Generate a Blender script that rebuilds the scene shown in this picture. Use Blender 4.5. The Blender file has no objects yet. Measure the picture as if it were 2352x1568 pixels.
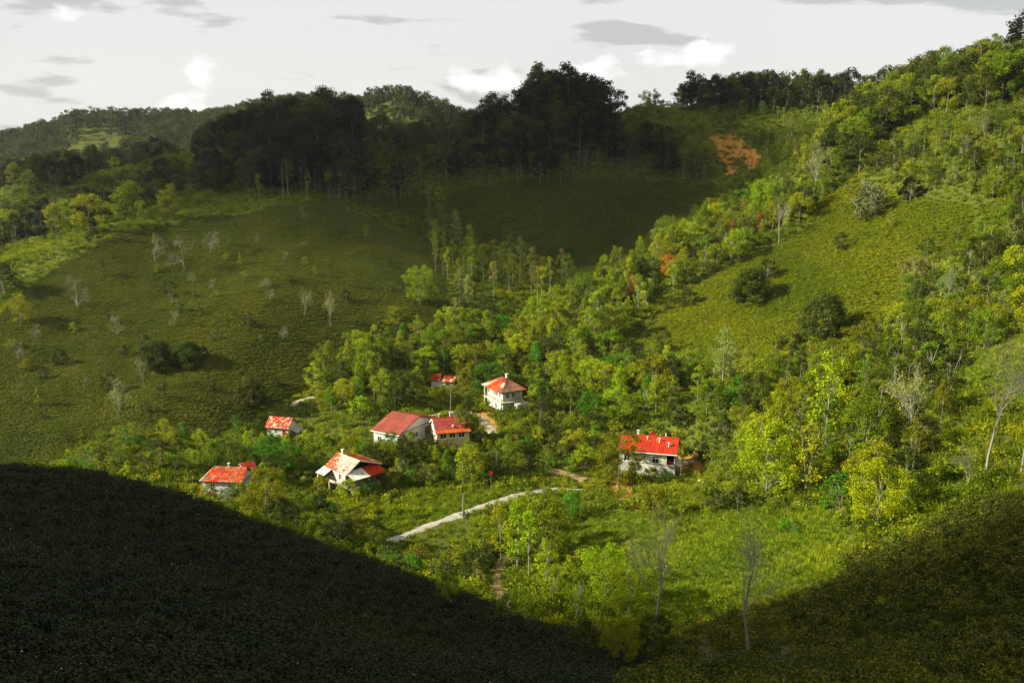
import bpy, math, random
import numpy as np

random.seed(7)
rng = np.random.default_rng(7)
S = bpy.context.scene
C = S.collection

# ------------------------------------------------------------------ camera
CAM_Z = 100.0
PITCH = math.radians(12.0)
LENS = 35.0
F = LENS / 36.0 * 2352.0          # focal length in pixels of a 2352 x 1568 picture
cam_d = bpy.data.cameras.new('camera')
cam = bpy.data.objects.new('camera', cam_d)
C.objects.link(cam)
cam.location = (0, 0, CAM_Z)
cam.rotation_euler = (math.radians(90) - PITCH, 0, 0)
cam_d.lens = LENS
cam_d.sensor_width = 36
cam_d.clip_start = 0.5
cam_d.clip_end = 9000
S.camera = cam

# ------------------------------------------------------------------ sky, sun, exposure
SUN_EL = math.radians(29)
SUN_H = (-0.989, -0.148)           # horizontal direction towards the sun
SUNV = np.array([SUN_H[0] * math.cos(SUN_EL), SUN_H[1] * math.cos(SUN_EL), math.sin(SUN_EL)])
W = bpy.data.worlds.new('World')
S.world = W
W.use_nodes = True
wt = W.node_tree
wt.nodes.clear()


def N(t, kind, **kw):
    n = t.nodes.new(kind)
    for k, v in kw.items():
        setattr(n, k, v)
    return n


wo = N(wt, 'ShaderNodeOutputWorld')
bg = N(wt, 'ShaderNodeBackground')
bg.inputs['Strength'].default_value = 0.086
sky = N(wt, 'ShaderNodeTexSky', sky_type='NISHITA', sun_disc=False)
sky.sun_elevation = SUN_EL
sky.sun_rotation = math.atan2(SUN_H[0], SUN_H[1])
sky.altitude = 400
sky.dust_density = 2.0
tc = N(wt, 'ShaderNodeTexCoord')
def sky_noise(scale, zs, loc, detail, lo, hi):
    mp = N(wt, 'ShaderNodeMapping')
    mp.inputs['Scale'].default_value = (1.0, 1.0, zs)
    mp.inputs['Location'].default_value = loc
    nz = N(wt, 'ShaderNodeTexNoise')
    nz.inputs['Scale'].default_value = scale
    nz.inputs['Detail'].default_value = detail
    nz.inputs['Roughness'].default_value = 0.5
    mr = N(wt, 'ShaderNodeMapRange', interpolation_type='SMOOTHSTEP')
    mr.inputs['From Min'].default_value = lo
    mr.inputs['From Max'].default_value = hi
    wt.links.new(tc.outputs['Generated'], mp.inputs['Vector'])
    wt.links.new(mp.outputs['Vector'], nz.inputs['Vector'])
    wt.links.new(nz.outputs['Fac'], mr.inputs['Value'])
    return mr.outputs['Result']


def wmix(a, b, f):
    mx = N(wt, 'ShaderNodeMix', data_type='RGBA')
    for k, v in (('A', a), ('B', b)):
        if isinstance(v, tuple): mx.inputs[k].default_value = v + (1,)
        else: wt.links.new(v, mx.inputs[k])
    wt.links.new(f, mx.inputs['Factor'])
    return mx.outputs['Result']


base_c = wmix((3.84, 3.78, 3.70), (3.62, 3.58, 3.52), sky_noise(2.0, 2.0, (0.3, 0.1, 0.2), 3, 0.45, 0.7))
grey_c = wmix(base_c, (2.62, 2.58, 2.54), sky_noise(5.0, 4.6, (1.35, 0.4, 0.37), 6, 0.54, 0.595))
white_c = wmix(grey_c, (5.0, 4.98, 4.92), sky_noise(7.5, 1.8, (0.15, 2.2, 0.9), 6, 0.60, 0.665))
mixw = N(wt, 'ShaderNodeMix', data_type='RGBA')
mixw.inputs['Factor'].default_value = 0.9
wt.links.new(sky.outputs['Color'], mixw.inputs['A'])
wt.links.new(white_c, mixw.inputs['B'])
wt.links.new(mixw.outputs['Result'], bg.inputs['Color'])
wt.links.new(bg.outputs['Background'], wo.inputs['Surface'])

sun_d = bpy.data.lights.new('sun', 'SUN')
sun_d.energy = 5.0
sun_d.angle = math.radians(0.6)
sun_d.color = (1.0, 0.94, 0.80)
sun = bpy.data.objects.new('sun', sun_d)
C.objects.link(sun)
sun.location = (-200, -80, 300)
from mathutils import Vector, Matrix
sun.rotation_euler = Vector(SUNV).to_track_quat('Z', 'Y').to_euler()

S.view_settings.view_transform = 'Standard'
S.view_settings.look = 'None'
S.view_settings.exposure = 1.35
S.view_settings.gamma = 1.0
S.render.engine = 'CYCLES'
S.cycles.use_denoising = True
S.cycles.denoising_prefilter = 'NONE'
S.cycles.max_bounces = 5
S.cycles.diffuse_bounces = 2
S.cycles.glossy_bounces = 2
S.cycles.transmission_bounces = 2
S.cycles.volume_bounces = 0
S.cycles.transparent_max_bounces = 16
S.cycles.sample_clamp_indirect = 4.0

# ------------------------------------------------------------------ picture geometry helpers
CP, SP = math.cos(PITCH), math.sin(PITCH)


def pt(u, v, Y):
    """world point seen at pixel (u, v) at forward distance Y"""
    a = (u - 1176) / F; b = (v - 784) / F
    dy = CP - b * SP; dz = -SP - b * CP
    t = Y / dy
    return (a * t, Y, CAM_Z + dz * t)


def project(x, y, z):
    dz = z - CAM_Z
    d = y * CP - dz * SP
    up = y * SP + dz * CP
    d = np.maximum(d, 0.1)
    return 1176 + F * x / d, 784 - F * up / d, d


# ------------------------------------------------------------------ terrain
ctrl = [pt(*p) for p in [
    # dark spur in the foreground
    (0, 1568, 40), (600, 1568, 46), (1200, 1568, 60), (0, 1300, 62), (600, 1400, 68), (300, 1250, 80),
    (1000, 1480, 76), (-300, 1300, 60), (-300, 1100, 105),
    (0, 1096, 108), (200, 1104, 106), (330, 1126, 103), (450, 1156, 99), (600, 1236, 94), (750, 1292, 91),
    (900, 1338, 89), (1000, 1386, 87), (1200, 1446, 90), (1380, 1490, 92),
    # slope bottom right
    (1500, 1568, 74), (1600, 1568, 76), (1900, 1568, 66), (2352, 1568, 55), (1700, 1480, 92), (2100, 1450, 82),
    (2352, 1250, 90), (2100, 1300, 100), (1900, 1350, 106), (1700, 1350, 116), (1500, 1300, 132), (1350, 1450, 108),
    # valley floor and village
    (1140, 1330, 148), (1000, 1300, 150), (850, 1280, 150), (700, 1230, 150), (900, 1240, 164), (1000, 1200, 170),
    (1190, 1140, 182), (800, 1125, 190), (700, 1150, 176), (600, 1110, 184), (520, 1150, 176), (900, 1050, 204),
    (1020, 1015, 210), (930, 1010, 210), (650, 1003, 221), (1160, 935, 236), (1300, 1000, 215), (1250, 1100, 194),
    (1500, 1080, 200), (1600, 1060, 198), (1350, 880, 246), (1100, 850, 256), (900, 850, 250), (850, 950, 226),
    (1350, 1150, 176), (1500, 1180, 165), (1700, 1150, 164), (1900, 1150, 151), (1020, 880, 250),
    # tea field on the left
    (0, 1080, 186), (300, 1060, 190), (150, 1000, 205), (400, 1000, 206), (0, 850, 236), (300, 850, 240),
    (550, 850, 242), (0, 700, 274), (300, 700, 276), (600, 700, 272), (100, 610, 300), (350, 560, 316),
    (500, 530, 326), (700, 470, 346), (240, 540, 318), (850, 560, 330), (900, 700, 286), (800, 850, 251),
    (1000, 640, 310), (700, 600, 310), (450, 920, 224),
    # gully
    (1150, 700, 300), (1250, 660, 320), (1300, 630, 346), (1200, 780, 276), (1050, 760, 278),
    # shaded dome and forest ridge behind
    (1100, 600, 360), (1300, 500, 382), (1400, 560, 376), (1200, 430, 410), (1500, 420, 416), (1610, 440, 410),
    (900, 470, 396), (1000, 430, 416), (1250, 272, 468), (1100, 330, 450), (930, 354, 436), (1010, 350, 446), (850, 332, 440),
    (700, 298, 440), (620, 318, 438), (560, 335, 432), (1400, 268, 452), (1480, 246, 446), (1600, 246, 466), (1760, 242, 486),
    (1920, 248, 486), (1700, 310, 440), (1600, 340, 430), (1800, 290, 440),
    # left forest
    (400, 440, 410), (200, 490, 392), (0, 570, 362), (0, 460, 425), (150, 410, 475), (400, 360, 445), (300, 390, 465),
    # far hills
    (30, 345, 880), (180, 287, 900), (350, 280, 960), (550, 262, 850), (700, 250, 800), (900, 244, 700),
    (1000, 266, 720), (1050, 290, 730), (150, 392, 760), (300, 330, 840), (450, 330, 760), (-300, 360, 880),
    # right spur
    (1300, 750, 280), (1450, 790, 264), (1500, 700, 286), (1600, 600, 306), (1450, 640, 306), (1550, 575, 318),
    (1700, 510, 334), (1800, 430, 350), (1900, 345, 370), (2000, 275, 382), (2100, 190, 392), (2200, 195, 362),
    (2352, 160, 340), (1750, 650, 280), (1900, 600, 280), (2000, 500, 296), (1900, 480, 312), (1800, 750, 250),
    (1650, 830, 240), (2000, 800, 220), (2100, 700, 236), (2200, 500, 262), (2300, 300, 292), (2300, 600, 230),
    (2300, 790, 184), (2100, 900, 186), (1900, 950, 190), (1700, 950, 205), (1550, 900, 226), (2100, 1080, 141),
    (2300, 1080, 126), (2352, 900, 152), (2600, 900, 150), (2600, 400, 260),
]]
ctrl += [  # hidden ground and ground outside the picture
    (-70, 148, 39), (-45, 135, 40), (-25, 128, 41), (-8, 122, 41), (10, 120, 42), (22, 118, 42),
    (0, 0, 82), (-60, 0, 92), (60, 0, 72), (0, -60, 96), (-80, -80, 118), (90, -60, 84), (-140, 40, 92),
    (-200, 120, 70), (-200, 0, 120), (-320, 60, 110), (-320, -120, 150), (0, -200, 130), (200, -120, 110),
    (180, 60, 84), (260, 160, 112), (300, 300, 150), (330, 420, 150), (-200, 260, 46), (-300, 330, 60),
    (-230, 420, 62), (-330, 480, 75), (-40, 560, 62), (-160, 560, 58), (60, 560, 70), (160, 580, 85),
    (250, 540, 120), (-100, 640, 60), (30, 900, 70), (200, 800, 90), (400, 700, 120), (-500, 800, 75),
    (-300, 1100, 70), (0, 1200, 80), (300, 1200, 100), (600, 500, 150), (650, 900, 120), (-650, 500, 90),
    (-650, 1000, 90), (-600, 0, 130), (500, 0, 130), (70, 480, 78), (110, 420, 92), (95, 400, 84),
]
ctrl = np.array(ctrl)
_s = 100.0


def mq(r2):
    return np.sqrt(r2 + 0.012)


PX = ctrl[:, :2] / _s
d2 = ((PX[:, None, :] - PX[None, :, :]) ** 2).sum(-1)
n = len(PX)
A = np.zeros((n + 3, n + 3))
A[:n, :n] = mq(d2) - np.eye(n) * 0.004
A[:n, n] = 1; A[:n, n + 1:] = PX
A[n:, :n] = A[:n, n:].T
sol = np.linalg.solve(A, np.concatenate([ctrl[:, 2], np.zeros(3)]))


def axis(pos):
    a = [0.0]
    return np.array(pos)


def grow(start, end, step, k, maxstep):
    out = [start]
    sgn = 1 if end > start else -1
    while (end - out[-1]) * sgn > 0:
        out.append(out[-1] + sgn * step)
        step = min(step * k, maxstep)
    return out


xs_mid = np.arange(-190, 190.1, 2.0)
gx = np.concatenate([np.array(grow(-190, -1500, 2.4, 1.08, 60))[:0:-1], xs_mid, np.array(grow(190, 1500, 2.4, 1.08, 60))[1:]])
ys_mid = np.arange(20, 480.1, 2.0)
gy = np.concatenate([np.array(grow(20, -900, 3, 1.12, 60))[:0:-1], ys_mid, np.array(grow(480, 2400, 2.4, 1.05, 60))[1:]])
GX, GY = np.meshgrid(gx, gy, indexing='ij')
Q = np.stack([GX.ravel(), GY.ravel()], 1) / _s
GZ = np.empty(len(Q))
for i in range(0, len(Q), 20000):
    q = Q[i:i + 20000]
    r2 = ((q[:, None, :] - PX[None, :, :]) ** 2).sum(-1)
    GZ[i:i + 20000] = mq(r2) @ sol[:n] + sol[n] + q @ sol[n + 1:]
GZ = GZ.reshape(GX.shape)
far = np.clip((np.hypot(GX, GY - 250) - 900) / 500, 0, 1)
GZ = GZ * (1 - far) + far * 60


def vnoise(x, y, seed):
    """smooth value noise"""
    r = np.random.default_rng(seed).random((64, 64))
    xi = np.floor(x).astype(int); yi = np.floor(y).astype(int)
    fx = x - xi; fy = y - yi
    fx = fx * fx * (3 - 2 * fx); fy = fy * fy * (3 - 2 * fy)
    g = lambda a, b: r[a % 64, b % 64]
    return (g(xi, yi) * (1 - fx) + g(xi + 1, yi) * fx) * (1 - fy) + (g(xi, yi + 1) * (1 - fx) + g(xi + 1, yi + 1) * fx) * fy - 0.5


amp = np.clip((GY - 60) / 200, 0.25, 1.0)
GZ = GZ + amp * (1.6 * vnoise(GX / 17, GY / 17, 1) + 0.8 * vnoise(GX / 7, GY / 7, 2)) + np.clip((GY - 450) / 200, 0, 1) * 9 * vnoise(GX / 60, GY / 60, 3)


def H(x, y):
    x = np.asarray(x, float); y = np.asarray(y, float)
    i = np.clip(np.searchsorted(gx, x) - 1, 0, len(gx) - 2)
    j = np.clip(np.searchsorted(gy, y) - 1, 0, len(gy) - 2)
    fx = (x - gx[i]) / (gx[i + 1] - gx[i]); fy = (y - gy[j]) / (gy[j + 1] - gy[j])
    return (GZ[i, j] * (1 - fx) + GZ[i + 1, j] * fx) * (1 - fy) + (GZ[i, j + 1] * (1 - fx) + GZ[i + 1, j + 1] * fx) * fy


def ground(u, v, y0=24.0, y1=1000.0):
    """first ground point on the line of sight through pixel (u, v)"""
    Y = np.arange(y0, y1, 0.5)
    a = (u - 1176) / F; b = (v - 784) / F
    dy = CP - b * SP; dz = -SP - b * CP
    t = Y / dy
    X = a * t; Z = CAM_Z + dz * t
    hit = np.nonzero(Z < H(X, Y))[0]
    if len(hit) == 0:
        return None
    k = hit[0]
    return (X[k], Y[k], float(H(X[k], Y[k])))


# flat pads under the buildings, a level bench under the road
HOUSES = {}
for key, (u, v, Y, rad) in dict(right=(1500, 1078, 200, 9), lower=(806, 1122, 190, 8), barn=(930, 1014, 212, 10), red=(1030, 1018, 209, 7),
                                upper=(1160, 932, 236, 7), cottage=(650, 1002, 221, 5), left=(520, 1128, 182, 7), hut=(568, 1082, 190, 3),
                                shed=(1018, 892, 249, 4)).items():
    x, y, z = pt(u, v, Y)
    z = 0.5 * z + 0.5 * float(H(x, y))
    dd = np.hypot(GX - x, GY - y)
    w = np.clip((rad * 1.7 - dd) / (rad * 0.9), 0, 1)
    w = w * w * (3 - 2 * w)
    GZ = GZ * (1 - w) + z * w
    HOUSES[key] = (x, y, z)


def path_world(pix, y0=100):
    P = [ground(u, v, y0) for u, v in pix]
    P = np.array([p for p in P if p is not None])
    seg = np.r_[0, np.cumsum(np.hypot(np.diff(P[:, 0]), np.diff(P[:, 1])))]
    s = np.arange(0, seg[-1], 1.0)
    x = np.interp(s, seg, P[:, 0]); y = np.interp(s, seg, P[:, 1])
    k = np.ones(7) / 7
    if len(s) > 14:
        x[3:-3] = np.convolve(x, k, 'valid'); y[3:-3] = np.convolve(y, k, 'valid')
    return x, y


ROADS = [
    ('road', 'pale concrete road running past the slender tree below the hamlet', [(893, 1243), (960, 1216), (1040, 1189), (1110, 1163), (1188, 1138), (1240, 1127), (1290, 1124)], 2.0, 'concrete'),
    ('dirt_track', 'sandy dirt track left of the white house in the trees', [(1262, 1078), (1300, 1088), (1345, 1105)], 2.4, 'dirt'),
    ('path', 'pale gravel path behind the red-roofed house', [(990, 960), (1030, 948), (1075, 945), (1105, 960), (1125, 985), (1135, 1000)], 2.4, 'gravel'),
    ('farm_track', 'pale farm track above the small cottage', [(660, 936), (680, 926), (700, 918), (722, 911)], 2.0, 'gravel'),
    ('footpath', 'narrow reddish footpath under the right tea field', [(1495, 866), (1530, 880), (1570, 896)], 1.8, 'dirt'),
    ('stream_path', 'yellow earth path in the gully below the road', [(1160, 1280), (1143, 1320), (1145, 1360), (1165, 1395), (1195, 1430)], 1.7, 'dirt'),
]
ROADXY = []
for nm, lab, pix, wd, m in ROADS:
    x, y = path_world(pix)
    z = H(x, y)
    k = np.ones(9) / 9
    zs = np.convolve(np.pad(z, 4, mode='edge'), k, 'valid')
    lo_i = np.searchsorted(gx, x.min() - 12); hi_i = np.searchsorted(gx, x.max() + 12)
    lo_j = np.searchsorted(gy, y.min() - 12); hi_j = np.searchsorted(gy, y.max() + 12)
    sx, sy = GX[lo_i:hi_i, lo_j:hi_j], GY[lo_i:hi_i, lo_j:hi_j]
    dd = np.hypot(sx[..., None] - x, sy[..., None] - y)
    kk = dd.argmin(-1); dm = dd.min(-1)
    w = np.clip((wd * 0.5 + 4.5 - dm) / 3.0, 0, 1)
    GZ[lo_i:hi_i, lo_j:hi_j] = GZ[lo_i:hi_i, lo_j:hi_j] * (1 - w) + zs[kk] * w
    ROADXY.append((x, y, wd))
GU, GV, GD = project(GX, GY, GZ)


def inpoly(u, v, poly):
    u = np.asarray(u); v = np.asarray(v)
    r = np.zeros(u.shape, bool)
    j = len(poly) - 1
    for i in range(len(poly)):
        (xi, yi), (xj, yj) = poly[i], poly[j]
        c = ((yi > v) != (yj > v)) & (u < (xj - xi) * (v - yi) / ((yj - yi) or 1e-9) + xi)
        r ^= c
        j = i
    return r


POLY = dict(
    tea_near=([(-900, 1000), (0, 1080), (330, 1110), (600, 1215), (900, 1318), (1200, 1432), (1420, 1490), (1540, 1560), (1700, 1900), (-900, 1900)], 20, 122),
    tea_low=([(1640, 1430), (1900, 1340), (2050, 1255), (2352, 1130), (2700, 1050), (2900, 1900), (1480, 1900), (1500, 1520)], 20, 124),
    tea_left=([(-250, 780), (0, 720), (120, 622), (240, 556), (360, 524), (470, 508), (640, 474), (760, 462), (900, 495), (1000, 560), (1030, 640), (1020, 760), (880, 790), (800, 840), (740, 890), (600, 940), (560, 990), (420, 1000), (250, 1000), (180, 1010), (150, 1050), (0, 1090), (-250, 1090)], 176, 362),
    tea_right=([(1450, 790), (1560, 680), (1680, 612), (1850, 522), (1890, 450), (1960, 420), (2230, 470), (2250, 560), (2080, 590), (2060, 700), (1980, 780), (1850, 760), (1780, 830), (1650, 830), (1560, 800)], 200, 345),
    tea_back=([(1040, 440), (1200, 412), (1450, 406), (1640, 425), (1650, 520), (1500, 620), (1340, 660), (1230, 610), (1100, 570), (1010, 510), (850, 480), (800, 462)], 346, 432),
    meadow=([(1230, 1260), (1330, 1190), (1400, 1178), (1900, 1165), (1960, 1240), (2000, 1290), (1800, 1400), (1600, 1430), (1330, 1450), (1250, 1340)], 100, 175),
    glade=([(1450, 930), (1500, 915), (1590, 900), (1600, 960), (1560, 985), (1470, 985)], 190, 235),
    lawn=([(640, 1120), (730, 1070), (770, 1075), (690, 1130)], 170, 205),
    bank=([(880, 1100), (1000, 1080), (1190, 1100), (1180, 1135), (1050, 1175), (900, 1235), (860, 1200)], 160, 205),
    strip=([(2170, 850), (2352, 760), (2500, 720), (2500, 930), (2352, 920), (2230, 880)], 120, 200),
    rough=([(1960, 420), (1990, 340), (2110, 275), (2352, 235), (2600, 240), (2600, 480), (2230, 470)], 230, 380),
    ridge_meadow=([(1520, 246), (1960, 246), (1990, 280), (1900, 320), (1700, 300), (1560, 290)], 400, 500),
    scar=([(1625, 308), (1660, 306), (1705, 320), (1748, 362), (1736, 395), (1700, 372), (1672, 356), (1684, 392), (1672, 400), (1648, 352)], 330, 460),
    yard=([(1548, 1048), (1612, 1052), (1622, 1084), (1560, 1092), (1545, 1075)], 180, 215),
    soil=([(1385, 1122), (1460, 1112), (1470, 1165), (1400, 1150)], 150, 200),
    plot=([(1092, 945), (1142, 942), (1136, 985), (1100, 975)], 210, 250),
)


def mask(name, u, v, y):
    p, a, b = POLY[name]
    return inpoly(u, v, p) & (y > a) & (y < b)


# ------------------------------------------------------------------ materials
MATS = {}


def newmat(name):
    m = bpy.data.materials.new(name)
    m.use_nodes = True
    m.node_tree.nodes.clear()
    MATS[name] = m
    t = m.node_tree
    out = N(t, 'ShaderNodeOutputMaterial')
    return m, t, out


def princ(t, rough=0.8, spec=0.2):
    p = N(t, 'ShaderNodeBsdfPrincipled')
    p.inputs['Roughness'].default_value = rough
    p.inputs['Specular IOR Level'].default_value = spec
    return p


def mixc(t, a, b, f, mode='MIX'):
    m = N(t, 'ShaderNodeMix', data_type='RGBA', blend_type=mode)
    for s, v in (('A', a), ('B', b)):
        if isinstance(v, (tuple, list)):
            m.inputs[s].default_value = tuple(v) + ((1,) if len(v) == 3 else ())
        else:
            t.links.new(v, m.inputs[s])
    if isinstance(f, (int, float)):
        m.inputs['Factor'].default_value = f
    else:
        t.links.new(f, m.inputs['Factor'])
    return m.outputs['Result']


def noise(t, scale, detail=4, rough=0.6, coord='Object', dist=0.0, sc=None):
    c = N(t, 'ShaderNodeTexCoord')
    x = N(t, 'ShaderNodeTexNoise')
    x.inputs['Scale'].default_value = scale
    x.inputs['Detail'].default_value = detail
    x.inputs['Roughness'].default_value = rough
    x.inputs['Distortion'].default_value = dist
    if sc:
        q = N(t, 'ShaderNodeMapping')
        q.inputs['Scale'].default_value = sc
        t.links.new(c.outputs[coord], q.inputs['Vector'])
        t.links.new(q.outputs['Vector'], x.inputs['Vector'])
    else:
        t.links.new(c.outputs[coord], x.inputs['Vector'])
    return x.outputs['Fac']


def ramp(t, f, lo, hi, a=0.0, b=1.0):
    r = N(t, 'ShaderNodeMapRange')
    r.inputs['From Min'].default_value = lo
    r.inputs['From Max'].default_value = hi
    r.inputs['To Min'].default_value = a
    r.inputs['To Max'].default_value = b
    t.links.new(f, r.inputs['Value'])
    return r.outputs['Result']


def leafmat(name, by='object', base=(.08, .1, .01), lo=0.5, hi=1.5, trans=0.3, var=1.0):
    """leaves: colour from the object or the given base, each leaf a little different"""
    m, t, out = newmat(name)
    if by == 'object':
        oi = N(t, 'ShaderNodeObjectInfo')
        col = oi.outputs['Color']
    else:
        oi = N(t, 'ShaderNodeObjectInfo')
        hs = N(t, 'ShaderNodeHueSaturation')
        hs.inputs['Color'].default_value = tuple(base) + (1,)
        t.links.new(ramp(t, oi.outputs['Random'], 0, 1, 0.5 - .02 * var, 0.5 + .025 * var), hs.inputs['Hue'])
        t.links.new(ramp(t, oi.outputs['Random'], 0, 1, 1 + .35 * var, 1 - .4 * var), hs.inputs['Value'])
        col = hs.outputs['Color']
        pn = N(t, 'ShaderNodeTexNoise')
        pn.inputs['Scale'].default_value = 0.045
        pn.inputs['Detail'].default_value = 4
        t.links.new(oi.outputs['Location'], pn.inputs['Vector'])
        col = mixc(t, col, (0.72, 0.80, 0.9), ramp(t, pn.outputs['Fac'], 0.44, 0.36, 0, 1), 'MULTIPLY')
        col = mixc(t, col, (1.30, 1.16, 0.8), ramp(t, pn.outputs['Fac'], 0.54, 0.66, 0, 1), 'MULTIPLY')
    g = N(t, 'ShaderNodeNewGeometry')
    br = ramp(t, g.outputs['Random Per Island'], 0, 1, lo, hi)
    v = N(t, 'ShaderNodeVectorMath', operation='SCALE')
    t.links.new(col, v.inputs[0]); t.links.new(br, v.inputs['Scale'])
    big = noise(t, 0.55, 2, coord='Object')
    col2 = mixc(t, v.outputs['Vector'], (1.10, 1.12, 0.7), ramp(t, big, 0.45, 0.75, 0, 0.6), 'MULTIPLY')
    p = princ(t, 0.55, 0.10)
    t.links.new(col2, p.inputs['Base Color'])
    tr = N(t, 'ShaderNodeBsdfTranslucent')
    tcol = mixc(t, col2, (1.35, 1.4, 0.5), 1.0, 'MULTIPLY')
    t.links.new(tcol, tr.inputs['Color'])
    ms = N(t, 'ShaderNodeMixShader')
    ms.inputs['Fac'].default_value = trans
    t.links.new(p.outputs[0], ms.inputs[1]); t.links.new(tr.outputs[0], ms.inputs[2])
    t.links.new(ms.outputs[0], out.inputs['Surface'])
    return m


def plain(name, col, rough=0.85, spec=0.15, var=0.25, scale=1.5, dirt=None, dscale=0.6, objcol=False):
    m, t, out = newmat(name)
    p = princ(t, rough, spec)
    if objcol:
        oi = N(t, 'ShaderNodeObjectInfo')
        base = oi.outputs['Color']
    else:
        base = tuple(col)
    f = noise(t, scale, 6, 0.65)
    lo = mixc(t, base, (1 - var,) * 3, 1.0, 'MULTIPLY')
    hi = mixc(t, base, (1 + var,) * 3, 1.0, 'MULTIPLY')
    c = mixc(t, lo, hi, f)
    if dirt:
        c = mixc(t, c, dirt, ramp(t, noise(t, dscale, 6, 0.7, dist=0.4), 0.5, 0.68, 0, 0.8))
    t.links.new(c, p.inputs['Base Color'])
    t.links.new(p.outputs[0], out.inputs['Surface'])
    return m


leafmat('leaf', trans=0.38)
leafmat('leaf_thin', trans=0.45)
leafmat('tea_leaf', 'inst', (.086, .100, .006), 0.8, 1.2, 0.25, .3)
leafmat('tea_leaf_sunlit', 'inst', (.150, .176, .002), 0.85, 1.15, 0.25, .25)  # brighter tea_leaf copy: stronger sun on the right spur put into colour
leafmat('tea_leaf_shaded', 'inst', (.019, .026, .006), 0.3, 1.7, 0.15, .6)  # darkened tea_leaf copy: shade over the near spur put into colour
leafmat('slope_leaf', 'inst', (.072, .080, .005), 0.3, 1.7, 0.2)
leafmat('wood_yellow', 'inst', (.165, .215, .004), 0.5, 1.5, 0.3)
leafmat('wood_olive', 'inst', (.112, .142, .005), 0.5, 1.5, 0.3)
leafmat('wood_dark', 'inst', (.045, .058, .006), 0.5, 1.5, 0.3)
leafmat('brush_leaf', 'inst', (.130, .162, .004), 0.5, 1.5, 0.35)
leafmat('grass_blade', 'inst', (.125, .170, .004), 0.6, 1.4, 0.3)
leafmat('far_leaf', 'inst', (.048, .056, .016), 0.6, 1.4, 0.2)
plain('bark', (.16, .14, .105), var=0.4, scale=3)
plain('bark_pale', (.22, .21, .15), var=0.3, scale=2)
plain('bark_red', (.24, .11, .07), var=0.4, scale=3)
plain('sheet', (1, 1, 1), 0.85, 0.06, 0.30, 1.6, dirt=(.17, .075, .035), dscale=1.3, objcol=True)
plain('white_wall', (.50, .50, .38), var=0.12, scale=2, dirt=(.30, .27, .19), dscale=0.7)
plain('cream_wall', (.55, .46, .27), var=0.1, scale=2, dirt=(.42, .33, .2), dscale=0.6)
plain('old_wall', (.42, .36, .27), var=0.3, scale=2, dirt=(.16, .12, .08), dscale=0.8)
plain('timber', (.17, .13, .09), var=0.3, scale=3)
plain('deck', (.20, .12, .08), var=0.2, scale=2)
plain('trim', (.62, .61, .54), var=0.06)
plain('dark_inside', (.015, .014, .013), var=0.1)
plain('red_paint', (.34, .03, .012), var=0.2)
plain('stone', (.5, .48, .43), var=0.25, scale=3)
plain('concrete', (.29, .275, .21), var=0.3, scale=1.2, dirt=(.16, .15, .06), dscale=0.8)
plain('gravel', (.32, .28, .18), var=0.3, scale=2.0, dirt=(.16, .17, .05), dscale=0.5)
plain('dirt', (.25, .17, .07), var=0.3, scale=1.2, dirt=(.16, .15, .05), dscale=0.6)
m, t, out = newmat('glass')
p = princ(t, 0.12, 0.5)
p.inputs['Base Color'].default_value = (.012, .014, .016, 1)
t.links.new(p.outputs[0], out.inputs['Surface'])

# ground
m, t, out = newmat('ground')
at = N(t, 'ShaderNodeAttribute', attribute_name='cover')
sep = N(t, 'ShaderNodeSeparateColor')
t.links.new(at.outputs['Color'], sep.inputs[0])
fine = noise(t, 0.9, 8, 0.7)
mid = noise(t, 0.12, 5, 0.6)
brush = mixc(t, (.04, .05, .008), (.095, .11, .016), fine)
brush = mixc(t, brush, (.10, .085, .03), ramp(t, mid, 0.52, 0.72, 0, 0.7))
tea = mixc(t, (.035, .045, .005), (.07, .085, .008), fine)
mead = mixc(t, (.05, .085, .006), (.105, .13, .012), fine)
mead = mixc(t, mead, (.11, .115, .016), ramp(t, mid, 0.45, 0.65, 0, 0.8))
soil = mixc(t, (.24, .13, .025), (.46, .22, .045), fine)
c = mixc(t, brush, tea, sep.outputs[0])
c = mixc(t, c, mead, sep.outputs[1])
c = mixc(t, c, soil, sep.outputs[2])
p = princ(t, 0.95, 0.05)
t.links.new(c, p.inputs['Base Color'])
bp = N(t, 'ShaderNodeBump')
bp.inputs['Strength'].default_value = 0.9
bp.inputs['Distance'].default_value = 0.5
t.links.new(fine, bp.inputs['Height'])
t.links.new(bp.outputs['Normal'], p.inputs['Normal'])
t.links.new(p.outputs[0], out.inputs['Surface'])


# ------------------------------------------------------------------ object helpers
def mesh(name, verts, faces, mat=None):
    me = bpy.data.meshes.new(name)
    me.from_pydata([tuple(v) for v in verts], [], [tuple(f) for f in faces])
    if mat:
        me.materials.append(MATS[mat] if isinstance(mat, str) else mat)
    return me


def quads_mesh(name, V, mat):
    """V: (n, 4, 3) separate quads"""
    n = len(V)
    me = bpy.data.meshes.new(name)
    me.vertices.add(4 * n)
    me.vertices.foreach_set('co', np.ascontiguousarray(V, dtype=np.float32).ravel())
    me.loops.add(4 * n)
    me.loops.foreach_set('vertex_index', np.arange(4 * n, dtype=np.int32))
    me.polygons.add(n)
    me.polygons.foreach_set('loop_start', np.arange(0, 4 * n, 4, dtype=np.int32))
    me.materials.append(MATS[mat])
    me.update(calc_edges=True)
    return me


def link(name, me, parent=None, color=None):
    o = bpy.data.objects.new(name, me)
    C.objects.link(o)
    if parent is not None:
        o.parent = parent
    if color is not None:
        o.color = tuple(color) + (1,)
    return o


def tag(o, label=None, cat=None, group=None, kind=None):
    if label: o['label'] = label
    if cat: o['category'] = cat
    if group: o['group'] = group
    if kind: o['kind'] = kind
    return o


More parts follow.
